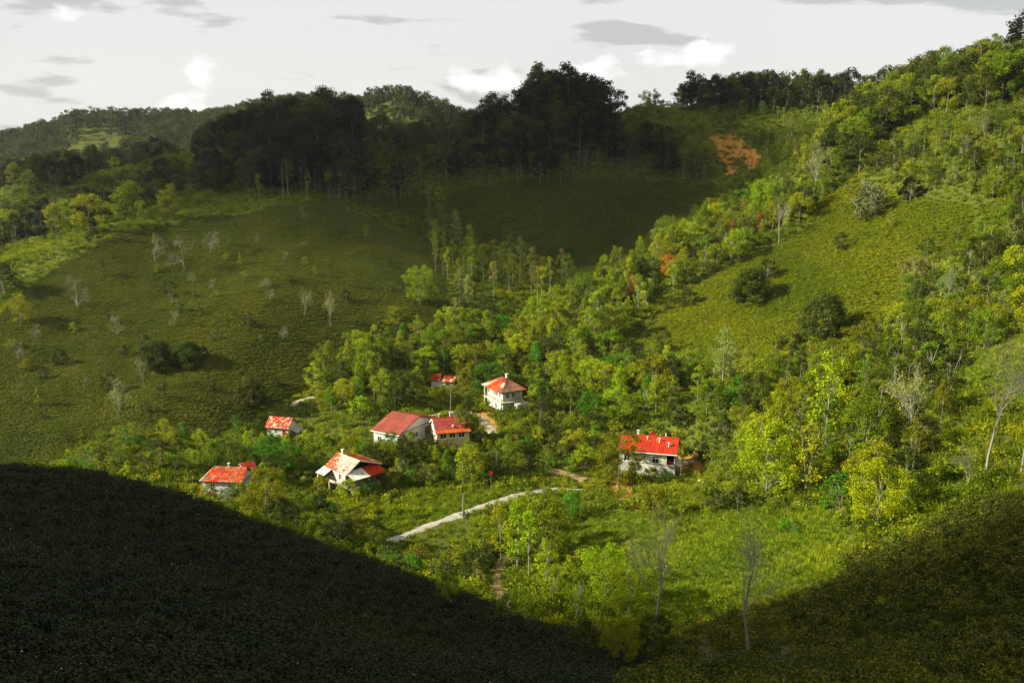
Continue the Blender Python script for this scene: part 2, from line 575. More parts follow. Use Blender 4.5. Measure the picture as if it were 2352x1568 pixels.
def thing(name, label, cat, loc, rz=0.0, group=None):
    o = bpy.data.objects.new(name, None)
    o.empty_display_size = 0.5
    C.objects.link(o)
    o.location = loc
    o.rotation_euler = (0, 0, rz)
    return tag(o, label, cat, group)


class MB:
    def __init__(s):
        s.v = []; s.f = []

    def box(s, x, y, z):
        k = len(s.v)
        s.v += [(a, b, c) for c in z for b in y for a in x]
        s.f += [tuple(k + i for i in q) for q in ((0, 2, 3, 1), (4, 5, 7, 6), (0, 1, 5, 4), (2, 6, 7, 3), (0, 4, 6, 2), (1, 3, 7, 5))]
        return s

    def slab(s, P, th):
        """planar polygon P (counter-clockwise from above) thickened downwards"""
        k = len(s.v); n = len(P)
        s.v += [tuple(p) for p in P] + [(p[0], p[1], p[2] - th) for p in P]
        s.f.append(tuple(range(k, k + n)))
        s.f.append(tuple(range(k + 2 * n - 1, k + n - 1, -1)))
        for i in range(n):
            j = (i + 1) % n
            s.f.append((k + i, k + n + i, k + n + j, k + j))
        return s

    def tube(s, P, R, sides=5):
        P = np.asarray(P, float)
        k = len(s.v)
        for i, p in enumerate(P):
            d = P[min(i + 1, len(P) - 1)] - P[max(i - 1, 0)]
            d = d / (np.linalg.norm(d) + 1e-9)
            a = np.cross(d, (0.31, 0.95, 0.07)); a /= np.linalg.norm(a) + 1e-9
            b = np.cross(d, a)
            for q in range(sides):
                w = 2 * math.pi * q / sides
                s.v.append(tuple(p + R[i] * (math.cos(w) * a + math.sin(w) * b)))
        for i in range(len(P) - 1):
            for q in range(sides):
                r = (q + 1) % sides
                s.f.append((k + i * sides + q, k + i * sides + r, k + (i + 1) * sides + r, k + (i + 1) * sides + q))
        s.f.append(tuple(k + (len(P) - 1) * sides + q for q in range(sides)))
        s.f.append(tuple(k + q for q in reversed(range(sides))))
        return s

    def build(s, name, mat, parent=None, color=None):
        return link(name, mesh(name, s.v, s.f, mat), parent, color)


# ------------------------------------------------------------------ ground sheet
nx, ny = GX.shape
idx = np.arange(nx * ny).reshape(nx, ny)
quad = np.stack([idx[:-1, :-1], idx[1:, :-1], idx[1:, 1:], idx[:-1, 1:]], -1).reshape(-1, 4)
me = bpy.data.meshes.new('ground')
me.vertices.add(nx * ny)
me.vertices.foreach_set('co', np.stack([GX, GY, GZ], -1).astype(np.float32).ravel())
me.loops.add(quad.size)
me.loops.foreach_set('vertex_index', quad.astype(np.int32).ravel())
me.polygons.add(len(quad))
me.polygons.foreach_set('loop_start', np.arange(0, quad.size, 4, dtype=np.int32))
me.update(calc_edges=True)
me.polygons.foreach_set('use_smooth', np.ones(len(quad), bool))
cov = np.zeros((nx, ny, 4), np.float32)
cov[..., 3] = 1
jit = lambda a, s: a + 26 * (vnoise(GX / 6, GY / 6, s) + vnoise(GX / 2.5, GY / 2.5, s + 1))
JU, JV = jit(GU, 21), jit(GV, 31) * 1.0
for k in ('tea_near', 'tea_low', 'tea_left', 'tea_right', 'tea_back'):
    cov[..., 0][mask(k, GU, GV, GY)] = 1
for k in ('meadow', 'glade', 'lawn', 'strip', 'ridge_meadow', 'bank'):
    cov[..., 1][mask(k, JU, JV, GY)] = 1
for k in ('scar', 'yard', 'soil', 'plot'):
    cov[..., 2][mask(k, GU + (JU - GU) * .5, GV + (JV - GV) * .5, GY)] = 1
ca = me.color_attributes.new('cover', 'FLOAT_COLOR', 'POINT')
ca.data.foreach_set('color', cov.ravel())
me.materials.append(MATS['ground'])
tag(link('ground', me), kind='structure')

# roads and paths
for (nm, lab, pix, wd, mt), (x, y, w_) in zip(ROADS, ROADXY):
    dx = np.gradient(x); dy = np.gradient(y)
    L = np.hypot(dx, dy); nxn, nyn = -dy / L, dx / L
    V = []; Fc = []
    K = 5
    edge = 0.4 * np.sin(np.arange(len(x)) * 0.9) + 0.3 * np.cos(np.arange(len(x)) * 2.3) + rng.uniform(-.3, .3, len(x))
    for i in range(len(x)):
        for k in range(K):
            s_ = (k / (K - 1) - 0.5) * (wd + (edge[i] if k in (0, K - 1) else 0))
            X, Yy = x[i] + nxn[i] * s_, y[i] + nyn[i] * s_
            V.append((X, Yy, float(H(X, Yy)) + (0.16 if 0 < k < K - 1 else 0.02)))
    for i in range(len(x) - 1):
        for k in range(K - 1):
            a = i * K + k
            Fc.append((a, a + 1, a + K + 1, a + K))
    tag(link(nm, mesh(nm, V, Fc, mt)), lab, kind='structure')

# ------------------------------------------------------------------ clouds: they shade the near spur and the forest ridge
m, t, out = newmat('cloud')
pv = N(t, 'ShaderNodeVolumePrincipled')
pv.inputs['Color'].default_value = (.96, .97, 1, 1)
pv.inputs['Density'].default_value = 0.022
pv.inputs['Anisotropy'].default_value = 0.6
t.links.new(pv.outputs[0], out.inputs['Volume'])


def cloud(label, footprint, zg, base, thick, soft, seed):
    """a flat-bottomed cumulus; footprint is where its shadow lies on the ground"""
    k = (base - zg) / SUNV[2]
    off = SUNV[:2] * k
    P = np.array(footprint, float) + off
    lo = P.min(0) - 60; hi = P.max(0) + 60
    st = 9.0
    X, Y = np.meshgrid(np.arange(lo[0], hi[0], st), np.arange(lo[1], hi[1], st), indexing='ij')
    ins = inpoly(X, Y, [tuple(p) for p in P])
    dmin = np.full(X.shape, 1e9)
    for i in range(len(P)):
        a, b = P[i], P[(i + 1) % len(P)]
        ab = b - a
        tt = np.clip(((X - a[0]) * ab[0] + (Y - a[1]) * ab[1]) / (ab @ ab), 0, 1)
        dmin = np.minimum(dmin, np.hypot(X - a[0] - tt * ab[0], Y - a[1] - tt * ab[1]))
    sd = np.where(ins, dmin, -dmin) + 16 * vnoise(X / 40, Y / 40, seed) + 9 * vnoise(X / 15, Y / 15, seed + 1)
    h = np.clip(sd / soft, 0, 1)
    h = thick * (0.55 * h + 0.45 * h ** 2) * (1 + 0.5 * vnoise(X / 55, Y / 55, seed + 2) + 0.3 * vnoise(X / 22, Y / 22, seed + 3))
    keep = h > 0
    cell = keep[:-1, :-1] | keep[1:, :-1] | keep[1:, 1:] | keep[:-1, 1:]
    idn = np.arange(X.size).reshape(X.shape)
    top = np.stack([X, Y, base + h], -1).reshape(-1, 3)
    bot = np.stack([X, Y, base - 0.12 * h - 0.02], -1).reshape(-1, 3)
    q = np.stack([idn[:-1, :-1], idn[1:, :-1], idn[1:, 1:], idn[:-1, 1:]], -1)[cell]
    n_ = X.size
    faces = [tuple(f) for f in q] + [tuple(int(i) + n_ for i in f[::-1]) for f in q]
    edges = {}
    for f in q:
        for i in range(4):
            a, b = int(f[i]), int(f[(i + 1) % 4])
            if (b, a) in edges:
                del edges[(b, a)]
            else:
                edges[(a, b)] = 1
    for (a, b) in edges:
        faces.append((b, a, a + n_, b + n_))
    me = mesh('cloud', np.vstack([top, bot]), faces, 'cloud')
    import bmesh
    bm = bmesh.new(); bm.from_mesh(me)
    bmesh.ops.delete(bm, geom=[v for v in bm.verts if not v.link_faces], context='VERTS')
    bm.to_mesh(me); bm.free()
    tag(link('cloud', me), label, kind='structure')


cloud('grey cumulus whose shadow lies over the near tea spur',
      [(-400, 60), (-120, 112), (-60, 116), (-20, 106), (10, 97), (34, 97), (54, 108), (74, 132), (96, 163), (150, 190), (300, 190), (420, 0), (300, -200), (0, -260), (-350, -200)], 55, 720, 150, 46, 51)
cloud('grey cumulus whose shadow lies over the forest ridge',
      [(-175, 366), (-130, 332), (-92, 312), (-52, 296), (-18, 290), (8, 304), (20, 340), (26, 378), (22, 420), (18, 470), (5, 540), (-60, 560), (-190, 520), (-240, 430)], 75, 760, 120, 50, 61)

# ------------------------------------------------------------------ haze
m, t, out = newmat('haze')
pv = N(t, 'ShaderNodeVolumePrincipled')
pv.inputs['Color'].default_value = (.86, .92, 1, 1)
pv.inputs['Density'].default_value = 0.000035
pv.inputs['Anisotropy'].default_value = 0.2
t.links.new(pv.outputs[0], out.inputs['Volume'])
zmax = GZ.max() + 30
hz = MB().box((gx[0] - 5, gx[-1] + 5), (gy[0] - 5, gy[-1] + 5), (float(GZ.min()) - 1.5, max(float(zmax), 112.0)))
tag(hz.build('haze', 'haze'), 'thin pale haze filling the valley air', kind='stuff')


# ------------------------------------------------------------------ houses
def wall_side(mb, axis, c, a0, a1, z0, z1, openings, th=0.25):
    """vertical wall along x (axis='x', at y=c) or y, built as blocks round its openings (a, b, z, z)"""
    A_ = sorted({a0, a1} | {o[0] for o in openings} | {o[1] for o in openings})
    Z_ = sorted({z0, z1} | {o[2] for o in openings} | {o[3] for o in openings})
    for i in range(len(A_) - 1):
        for j in range(len(Z_) - 1):
            am, zm = (A_[i] + A_[i + 1]) / 2, (Z_[j] + Z_[j + 1]) / 2
            if any(o[0] < am < o[1] and o[2] < zm < o[3] for o in openings):
                continue
            if axis == 'x':
                mb.box((A_[i], A_[i + 1]), (c - th / 2, c + th / 2), (Z_[j], Z_[j + 1]))
            else:
                mb.box((c - th / 2, c + th / 2), (A_[i], A_[i + 1]), (Z_[j], Z_[j + 1]))


def window(parent, axis, c, out_sgn, a0, a1, z0, z1, frame='trim', mull=1, arch=False, sill=True):
    """frame with pane and sill; c is the wall plane, out_sgn its outer side"""
    def B(mb, a, d, z):
        d = sorted((c + out_sgn * d[0], c + out_sgn * d[1]))
        if axis == 'x': mb.box(a, d, z)
        else: mb.box(d, a, z)
    f = 0.07
    mb = MB()
    B(mb, (a0, a0 + f), (-0.1, 0.16), (z0, z1)); B(mb, (a1 - f, a1), (-0.1, 0.16), (z0, z1))
    B(mb, (a0 + f, a1 - f), (-0.1, 0.158), (z0, z0 + f)); B(mb, (a0 + f, a1 - f), (-0.1, 0.158), (z1 - f, z1))
    for k in range(mull):
        am = a0 + (a1 - a0) * (k + 1) / (mull + 1)
        B(mb, (am - 0.035, am + 0.035), (-0.06, 0.10), (z0 + f, z1 - f))
    if arch:
        zr = z0 + (z1 - z0) * 0.64
        B(mb, (a0 + f, a1 - f), (-0.06, 0.11), (zr, zr + 0.07))
        am = (a0 + a1) / 2; hw = (a1 - a0) / 2; hh = z1 - zr
        n_ = 7
        for k in range(n_):     # spandrels that round the head of the opening
            for sg in (-1, 1):
                x0, x1 = hw * k / n_, hw * (k + 1) / n_
                zz = zr + hh * math.sqrt(max(0, 1 - ((x0 + x1) / 2 / hw) ** 2))
                a = sorted((am + sg * x0, am + sg * x1))
                B(mb, a, (-0.04, 0.13), (min(zz, z1 - 0.02), z1 - 0.01))
    w = mb.build('window', frame, parent)
    mb = MB(); B(mb, (a0 + 0.02, a1 - 0.02), (-0.05, -0.02), (z0 + 0.02, z1 - 0.02)); mb.build('pane', 'glass', w)
    if sill:
        mb = MB(); B(mb, (a0 - 0.12, a1 + 0.12), (0.02, 0.26), (z0 - 0.1, z0 - 0.005)); mb.build('sill', 'trim', w)
    return w


def sheet_mesh(P00, P10, P01, P11, lift, th=0.05, waves=3):
    """corrugated sheet over the patch P00..P11 (u along the eave, v down the slope)"""
    P00, P10, P01, P11 = (np.array(p, float) for p in (P00, P10, P01, P11))
    nrm = np.cross(P10 - P00 + 1e-6, P01 - P00); nrm /= np.linalg.norm(nrm)
    if nrm[2] < 0: nrm = -nrm
    nu = waves * 2 + 1
    V = []
    for top in (1, 0):
        for v in (0, 1):
            for i in range(nu):
                u = i / (nu - 1)
                p = (P00 * (1 - u) + P10 * u) * (1 - v) + (P01 * (1 - u) + P11 * u) * v
                h = lift + (th if i % 2 else 0.0) + (0.03 if v else 0) if top else -0.01 + (0.02 if v else 0)
                V.append(p + nrm * h)
    Fc = []
    for i in range(nu - 1):
        Fc.append((i, i + 1, nu + i + 1, nu + i))
        Fc.append((2 * nu + i, 3 * nu + i, 3 * nu + i + 1, 2 * nu + i + 1))
        Fc.append((i, 2 * nu + i, 2 * nu + i + 1, i + 1))
        Fc.append((nu + i, nu + i + 1, 3 * nu + i + 1, 3 * nu + i))
    Fc.append((0, nu, 3 * nu, 2 * nu)); Fc.append((nu - 1, 3 * nu - 1, 4 * nu - 1, 2 * nu - 1)[::-1])
    return V, Fc


def slope(roof, A0, A1, B0, B1, nu, nv, colf, waves=3, name='roof_sheet', skip=()):
    """sheets between ridge A0-A1 and eave B0-B1, each its own object under the roof"""
    A0, A1, B0, B1 = (np.array(p, float) for p in (A0, A1, B0, B1))
    g = lambda u, v: (A0 * (1 - u) + A1 * u) * (1 - v) + (B0 * (1 - u) + B1 * u) * v
    for j in range(nv):
        for i in range(nu):
            if (i, j) in skip: continue
            u0, u1 = (i + 0.015) / nu, (i + 0.985) / nu
            v0, v1 = (j) / nv, min((j + 1.02) / nv, 1.0)
            d = random.uniform(-0.01, 0.01)
            V, Fc = sheet_mesh(g(u0, v0), g(u1, v0 + d * 0), g(u0, v1 + d), g(u1, v1 + d), 0.03 + 0.015 * random.random() + 0.012 * (nv - j), waves=waves)
            link(name, mesh(name, V, Fc, 'sheet'), roof, colf((i + .5) / nu, (j + .5) / nv))


def jitc(c, s=0.15):
    k = 1 + random.uniform(-s, s)
    return tuple(max(0.0, x * k * (1 + random.uniform(-s / 3, s / 3))) for x in c)


def pick(*cw):
    """cw: (colour, weight) pairs -> colour function for sheets"""
    cs = [c for c, w in cw]; ws = [w for c, w in cw]
    return lambda u, v: jitc(random.choices(cs, ws)[0])


RED = (.37, .026, .006); ORANGE = (.40, .075, .014); DUSTY = (.25, .06, .04); PALE = (.50, .33, .23); BROWN = (.18, .09, .055); WHITE = (.55, .54, .44); ROSE = (.36, .07, .055)


def gable_ends(mb, xs, hw_f, hw_b, ze, zr, th=0.2, yr=0.0):
    for x in xs:
        k = len(mb.v)
        for xx in (x - th / 2, x + th / 2):
            mb.v += [(xx, -hw_f, ze), (xx, hw_b, ze), (xx, yr, zr)]
        mb.f += [(k, k + 2, k + 1), (k + 3, k + 4, k + 5), (k, k + 1, k + 4, k + 3), (k + 1, k + 2, k + 5, k + 4), (k + 2, k, k + 3, k + 5)]


def chimney(roof, x, y, z0, z1, w=0.45, mat='white_wall', cap=True, name='chimney'):
    mb = MB().box((x - w / 2, x + w / 2), (y - w / 2, y + w / 2), (z0, z1))
    if cap: mb.box((x - w / 2 - .08, x + w / 2 + .08), (y - w / 2 - .08, y + w / 2 + .08), (z1 + .002, z1 + 0.12))
    return mb.build(name, mat, roof)


# --- white house with bright red roof on the right: local x along the ridge, -y towards the viewer
hx, hy, hz_ = HOUSES['right']
h = thing('white_house', 'white two-storey house with bright red roof and arched windows on the right', 'house', (hx, hy, hz_), math.radians(-15))
L0, L1, hw, ze, rise = -7.0, 5.3, 3.7, 5.3, 2.2
mb = MB()
wall_side(mb, 'x', -3.0, L0 + .4, L1 - .5, -2.2, 5.2, [(-3.4, -2.0, 2.75, 4.35), (0.1, 1.5, 2.75, 4.35), (-0.05, 1.05, .7, 1.7), (3.1, 4.6, 2.6, 5.0), (-5.8, -4.5, 2.75, 4.35)])
wall_side(mb, 'x', 3.0, L0 + .4, L1 - .5, -2.2, 5.2, [])
wall_side(mb, 'y', L0 + .4, -2.87, 2.87, -2.2, 5.2, [])
wall_side(mb, 'y', L1 - .5, -2.87, 2.87, -2.2, 5.2, [(-1.8, -0.5, 2.7, 4.9), (-1.2, 0.2, -0.2, 2.0)])
gable_ends(mb, (L0 + .4, L1 - .5), 2.9, 2.9, 5.21, 7.05)
mb.build('wall', 'white_wall', h)
MB().box((L0 + .6, L1 - .7), (-2.7, 2.7), (2.45, 2.62)).build('floor_slab', 'dark_inside', h)
window(h, 'x', -3.0, -1, -3.4, -2.0, 2.75, 4.35, arch=True)
window(h, 'x', -3.0, -1, 0.1, 1.5, 2.75, 4.35, arch=True)
window(h, 'x', -3.0, -1, -5.8, -4.5, 2.75, 4.35)
window(h, 'x', -3.0, -1, -0.05, 1.05, .7, 1.7, frame='red_paint', mull=0)
b = MB().box((L1 - .35, L1 + 0.9), (-2.9, 1.5), (2.45, 2.6)).box((3.1, 4.6), (-3.6, -3.14), (2.45, 2.6)).build('balcony', 'white_wall', h)
mb = MB()
for k in range(7):
    y = -2.85 + k * 0.7
    mb.box((L1 + .82, L1 + .87), (y, y + .05), (2.602, 3.5))
mb.box((L1 + .8, L1 + .89), (-2.9, 1.5), (3.502, 3.57))
mb.build('railing', 'red_paint', b)
mb = MB()
for k in range(7):
    x = 3.12 + k * 0.235
    mb.box((x, x + .05), (-3.58, -3.53), (2.602, 3.45))
mb.box((3.1, 4.6), (-3.6, -3.51), (3.452, 3.53))
mb.build('railing', 'red_paint', b)
MB().box((L1 + .7, L1 + .88), (-2.85, -2.67), (-1.0, 2.448)).build('post', 'white_wall', h)
MB().box((L1 + .7, L1 + .88), (1.25, 1.43), (-1.0, 2.448)).build('post', 'white_wall', h)
roof = MB().slab([(L0, 0, ze + rise), (L0, -hw, ze - .1), (L1, -hw, ze - .1), (L1, 0, ze + rise)], .12).slab([(L0, hw, ze - .1), (L0, 0.001, ze + rise), (L1, 0.001, ze + rise), (L1, hw, ze - .1)], .12).build('roof', 'deck', h)
slope(roof, (L0, 0, ze + rise), (L1, 0, ze + rise), (L0, -hw - .08, ze - .15), (L1, -hw - .08, ze - .15), 13, 3, pick((RED, 6), (ORANGE, 1), ((.28, .02, .012), 2)))
slope(roof, (L1, 0, ze + rise), (L0, 0, ze + rise), (L1, hw + .08, ze - .15), (L0, hw + .08, ze - .15), 13, 1, pick((RED, 1)))
MB().box((L0 - .02, L1 + .02), (-.18, .18), (ze + rise + .02, ze + rise + .17)).build('ridge_cap', 'red_paint', roof)
MB().box((L0, L1), (-hw - .16, -hw - .09), (ze - .36, ze - .16)).build('gutter', 'trim', roof)
chimney(roof, -3.4, .35, ze + rise - .5, ze + rise + .95, .4)
chimney(roof, 2.4, .4, ze + rise - .5, ze + rise + .8, .22, 'trim', False, 'vent_pipe')
chimney(roof, 1.3, -1.3, ze + .9, ze + rise + .1, .22, 'trim', True, 'vent_pipe')
chimney(roof, 3.3, -2.2, ze + .3, ze + rise - .45, .22, 'trim', True, 'vent_pipe')
chimney(roof, -1.3, -.9, ze + 1.2, ze + rise + .1, .14, 'trim', True, 'vent_pipe')
MB().box((-.9, .1), (.1, 1.0), (ze + rise - .7, ze + rise + .6)).slab([(-1.0, 0, ze + rise + .62), (-.4, 0, ze + rise + .95), (-.4, 1.1, ze + rise + .95), (-1.0, 1.1, ze + rise + .62)][::-1], .06).slab([(-.4, 0, ze + rise + .95), (.2, 0, ze + rise + .62), (.2, 1.1, ze + rise + .62), (-.4, 1.1, ze + rise + .95)][::-1], .06).build('dormer', 'red_paint', roof)
MB().box((L1 - .52, L1 - .38), (-1.15, .15), (-.2, 1.98)).build('door', 'timber', h)

# --- weathered cross-roofed house on posts, lower left
hx, hy, hz_ = HOUSES['lower']
h = thing('weathered_house', 'weathered house with patchy red and pale tiled roof raised on posts', 'house', (hx, hy, hz_), math.radians(-44))
# local x: along the ridge towards the viewer's right; gable faces +x
X0, X1, ze, zr = -3.9, 3.2, 5.0, 6.9
mb = MB()
wall_side(mb, 'x', -2.9, X0 + .4, X1 - .8, 1.8, 5.2, [(-2.6, -1.6, 3.0, 4.3), (0.2, 1.2, 3.0, 4.3)])
wall_side(mb, 'x', 4.4, X0 + .4, X1 - .8, -2, 4.7, [])
wall_side(mb, 'y', X0 + .4, -2.78, 4.28, -2, 5.1, [])
wall_side(mb, 'y', X1 - .8, -2.78, 4.28, 1.8, 5.0, [(-1.9, -.9, 2.9, 4.2), (.9, 1.9, 2.9, 4.2)])
wall_side(mb, 'y', 0.2, -2.4, 4.2, -2, 1.79, [])
mb.build('wall', 'old_wall', h)
window(h, 'x', -2.9, -1, -2.6, -1.6, 3.0, 4.3); window(h, 'x', -2.9, -1, .2, 1.2, 3.0, 4.3)
window(h, 'y', X1 - .8, 1, -1.9, -.9, 2.9, 4.2); window(h, 'y', X1 - .8, 1, .9, 1.9, 2.9, 4.2)
MB().box((X0 + .4, X1 + .9), (-2.9, 4.3), (1.62, 1.8)).build('floor_slab', 'old_wall', h)
for (x, y) in ((X0 + .6, -2.7), (0.2, -2.75), (X1 + .7, -2.7), (X1 + .7, 1.0), (X1 + .7, 4.1)):
    MB().box((x - .16, x + .16), (y - .16, y + .16), (-2, 1.61)).build('post', 'cream_wall', h)
mb = MB(); gable_ends(mb, (X0 + .4,), 2.8, 4.3, 5.0, 6.7); mb.build('gable_wall', 'old_wall', h)
mb = MB(); gable_ends(mb, (X1 - .9,), 2.6, 3.2, 5.1, 6.5); mb.build('gable_shade_panel', 'dark_inside', h)  # solid near-black panel, painted stand-in for the shade inside the open gable
roof = MB().slab([(X0, -3.35, ze - .05), (X1, -3.35, ze - .05), (X1, 0, zr), (X0, 0, zr)], .1).slab([(X0, 0.001, zr), (X1, 0.001, zr), (X1, 5.4, ze + .1), (X0, 5.4, ze + .1)], .1).build('roof', 'deck', h)
def c2(u, v):
    q = u + .25 * math.sin(5 * v + 3 * u) * .4 + random.uniform(-.08, .08)
    if q < .26: return jitc(random.choices([ORANGE, RED, (.44, .2, .12)], [5, 2, 2])[0])
    if v > .75 and random.random() < .35: return jitc(ROSE)
    return jitc(random.choices([PALE, (.50, .36, .27), (.44, .27, .2), WHITE], [6, 5, 3, 1])[0], .12)
slope(roof, (X0, 0, zr), (X1, 0, zr), (X0, -3.42, ze - .1), (X1, -3.42, ze - .1), 16, 9, c2, waves=1, name='roof_tile')
slope(roof, (X1, 0, zr), (X0, 0, zr), (X1, 5.46, ze + .07), (X0, 5.46, ze + .07), 9, 4, pick((ORANGE, 5), (RED, 3), (PALE, 1)))
mb = MB()
mb.slab([(X1 + .02, -3.5, ze - .18), (X1 + .16, -3.5, ze - .18), (X1 + .16, 0, zr + .1), (X1 + .02, 0, zr + .1)], .22)
mb.slab([(X1 + .02, 0.001, zr + .1), (X1 + .16, 0.001, zr + .1), (X1 + .16, 5.5, ze + .05), (X1 + .02, 5.5, ze + .05)], .22)
mb.build('barge_board', 'trim', roof)
chimney(roof, X0 + .9, .5, zr - .4, zr + .7, .4, 'cream_wall')
pr = MB().slab([(X1 - .6, -3.1, 5.0), (X1 + 2.2, -3.1, 4.0), (X1 + 2.2, 4.7, 4.0), (X1 - .6, 4.7, 5.0)], .08).build('porch_roof', 'deck', h)
slope(pr, (X1 - .6, 4.8, 5.03), (X1 - .6, -3.2, 5.03), (X1 + 2.3, 4.8, 4.0), (X1 + 2.3, -3.2, 4.0), 8, 2,
      lambda u, v: jitc(WHITE if u > .55 else (RED if u < .45 else ORANGE), .12))
sk = MB().slab([(X0 - .9, -4.9, 3.7), (X0 + 2.0, -4.9, 3.75), (X0 + 2.0, -2.8, 4.7), (X0 - .9, -2.8, 4.6)], .1).build('side_awning', 'deck', h)
slope(sk, (X0 - .9, -2.8, 4.63), (X0 + 2.0, -2.8, 4.73), (X0 - .95, -4.95, 3.72), (X0 + 2.0, -4.95, 3.77), 3, 1, pick((WHITE, 1)))
MB().box((X0 - .7, X0 - .45), (-4.75, -4.5), (-2, 3.66)).build('post', 'cream_wall', h)

# --- low-pitched barn with dusty red metal roof
hx, hy, hz_ = HOUSES['barn']
h = thing('barn', 'wide barn with dusty red metal roof beside the red-roofed house', 'barn', (hx + .5, hy + 1, hz_), math.radians(-31))
X0, X1, hw, ze, zr = -4.2, 3.6, 7.6, 3.1, 5.4
mb = MB()
wall_side(mb, 'x', -hw + .6, X0 + .4, X1 - .35, -2.5, 3.2, [(-2.8, -1.6, .4, 1.8)])
wall_side(mb, 'x', hw - .6, X0 + .4, X1 - .35, -2.5, 3.2, [])
wall_side(mb, 'y', X0 + .4, -hw + .73, hw - .73, -2.5, 3.2, [])
wall_side(mb, 'y', X1 - .35, -hw + .73, hw - .73, -2.5, 3.2, [(-5, -3.6, -.3, 2.1), (-2, -.6, .8, 2.2), (2, 4.2, -.3, 2.4)])
mb.build('wall', 'stone', h)
MB().box((X1 - .42, X1 - .3), (-4.95, -3.65), (-.3, 2.08)).build('door', 'timber', h)
MB().box((X1 - .42, X1 - .3), (2.05, 4.15), (-.3, 2.38)).build('door', 'timber', h)
window(h, 'y', X1 - .35, 1, -2, -.6, .8, 2.2); window(h, 'x', -hw + .6, -1, -2.8, -1.6, .4, 1.8)
mb = MB(); gable_ends(mb, (X1 - .35, X0 + .4), hw - .75, hw - .75, 3.21, 5.15); mb.build('gable_wall', 'trim', h)
MB().box((X1 - .24, X1 - .1), (-hw + .3, hw - .3), (3.12, 3.26)).build('beam', 'timber', h)
roof = MB().slab([(X0, -hw, ze), (X1, -hw, ze), (X1, 0, zr), (X0, 0, zr)], .1).slab([(X0, 0.001, zr), (X1, 0.001, zr), (X1, hw, ze), (X0, hw, ze)], .1).build('roof', 'deck', h)
slope(roof, (X0, 0, zr), (X1, 0, zr), (X0, -hw - .06, ze - .02), (X1, -hw - .06, ze - .02), 8, 3, pick((DUSTY, 5), ((.29, .07, .05), 2), ((.21, .055, .036), 2)))
slope(roof, (X1, 0, zr), (X0, 0, zr), (X1, hw + .06, ze - .02), (X0, hw + .06, ze - .02), 8, 3, pick((DUSTY, 3), (BROWN, 1)))
MB().slab([(X0 - .02, -hw - .15, ze - .1), (X0 - .02, -hw - .08, ze - .1), (X1 + .02, -hw - .08, ze - .1), (X1 + .02, -hw - .15, ze - .1)][::-1], .16).build('gutter', 'trim', roof)

# --- red-roofed house beside the barn
hx, hy, hz_ = HOUSES['red']
h = thing('cream_house', 'cream-walled house with dull red roof and satellite dish beside the barn', 'house', (hx, hy + .5, hz_), math.radians(15))
X0, X1, ze, zr, yf, yb = -3.6, 4.2, 3.6, 5.7, -4.2, 4.0
mb = MB()
wall_side(mb, 'x', yf + .5, X0 + .4, X1 - .4, -2.5, 3.7, [(-2.6, -1.2, 2.2, 3.3), (-.6, .8, 2.2, 3.3), (1.4, 2.8, 2.2, 3.3)])
wall_side(mb, 'x', yb - .5, X0 + .4, X1 - .4, -2.5, 3.7, [])
wall_side(mb, 'y', X0 + .4, yf + .63, yb - .63, -2.5, 3.7, [(-2.4, -1.4, 1.9, 3.2), (.2, 1.2, 1.9, 3.2), (-1.0, -.1, -.4, 1.6)])
wall_side(mb, 'y', X1 - .4, yf + .63, yb - .63, -2.5, 3.7, [])
gable_ends(mb, (X0 + .4, X1 - .4), 3.6, 3.4, 3.71, 5.45)
mb.build('wall', 'cream_wall', h)
for a in (-2.6, -.6, 1.4): window(h, 'x', yf + .5, -1, a, a + 1.4, 2.2, 3.3, mull=1)
window(h, 'y', X0 + .4, -1, -2.4, -1.4, 1.9, 3.2); window(h, 'y', X0 + .4, -1, .2, 1.2, 1.9, 3.2)
MB().box((X0 + .34, X0 + .46), (-.96, -.14), (-.4, 1.58)).build('door', 'red_paint', h)
roof = MB().slab([(X0, yf, ze - .1), (X1, yf, ze - .1), (X1, 0, zr), (X0, 0, zr)], .1).slab([(X0, 0.001, zr), (X1, 0.001, zr), (X1, yb, ze - .1), (X0, yb, ze - .1)], .1).build('roof', 'deck', h)
slope(roof, (X0, 0, zr), (X1, 0, zr), (X0, yf - .07, ze - .13), (X1, yf - .07, ze - .13), 8, 4,
      lambda u, v: jitc(random.choices([(.24, .036, .03), DUSTY], [3, 1])[0] if v < .72 else random.choices([ORANGE, (.32, .045, .02)], [2, 1])[0]))
slope(roof, (X1, 0, zr), (X0, 0, zr), (X1, yb + .07, ze - .13), (X0, yb + .07, ze - .13), 8, 2, pick((DUSTY, 1), (RED, 1)))
MB().box((X0 - .1, X1), (-.14, .14), (zr + .03, zr + .16)).build('ridge_cap', 'red_paint', roof)
mb = MB()
mb.slab([(X0 - .14, yf - .1, ze - .2), (X0 - .02, yf - .1, ze - .2), (X0 - .02, 0, zr + .05), (X0 - .14, 0, zr + .05)], .2)
mb.slab([(X0 - .14, 0.001, zr + .05), (X0 - .02, 0.001, zr + .05), (X0 - .02, yb + .1, ze - .2), (X0 - .14, yb + .1, ze - .2)], .2)
mb.build('barge_board', 'trim', roof)
chimney(roof, -2.0, .2, zr - .4, zr + .8, .32, 'cream_wall'); chimney(roof, .6, .5, zr - .5, zr + 1.0, .4, 'white_wall')
dish = MB().tube([(1.3, 0, zr), (1.3, -.05, zr + .7)], (.03, .03)).build('dish_mast', 'timber', roof)
V = [(1.3, -.25, zr + .75)]; Fc = []
for r_, d_ in ((.25, .04), (.5, .14)):
    for q in range(12):
        a = q * math.pi / 6
        V.append((1.3 + r_ * math.cos(a), -.25 - d_, zr + .75 + r_ * math.sin(a)))
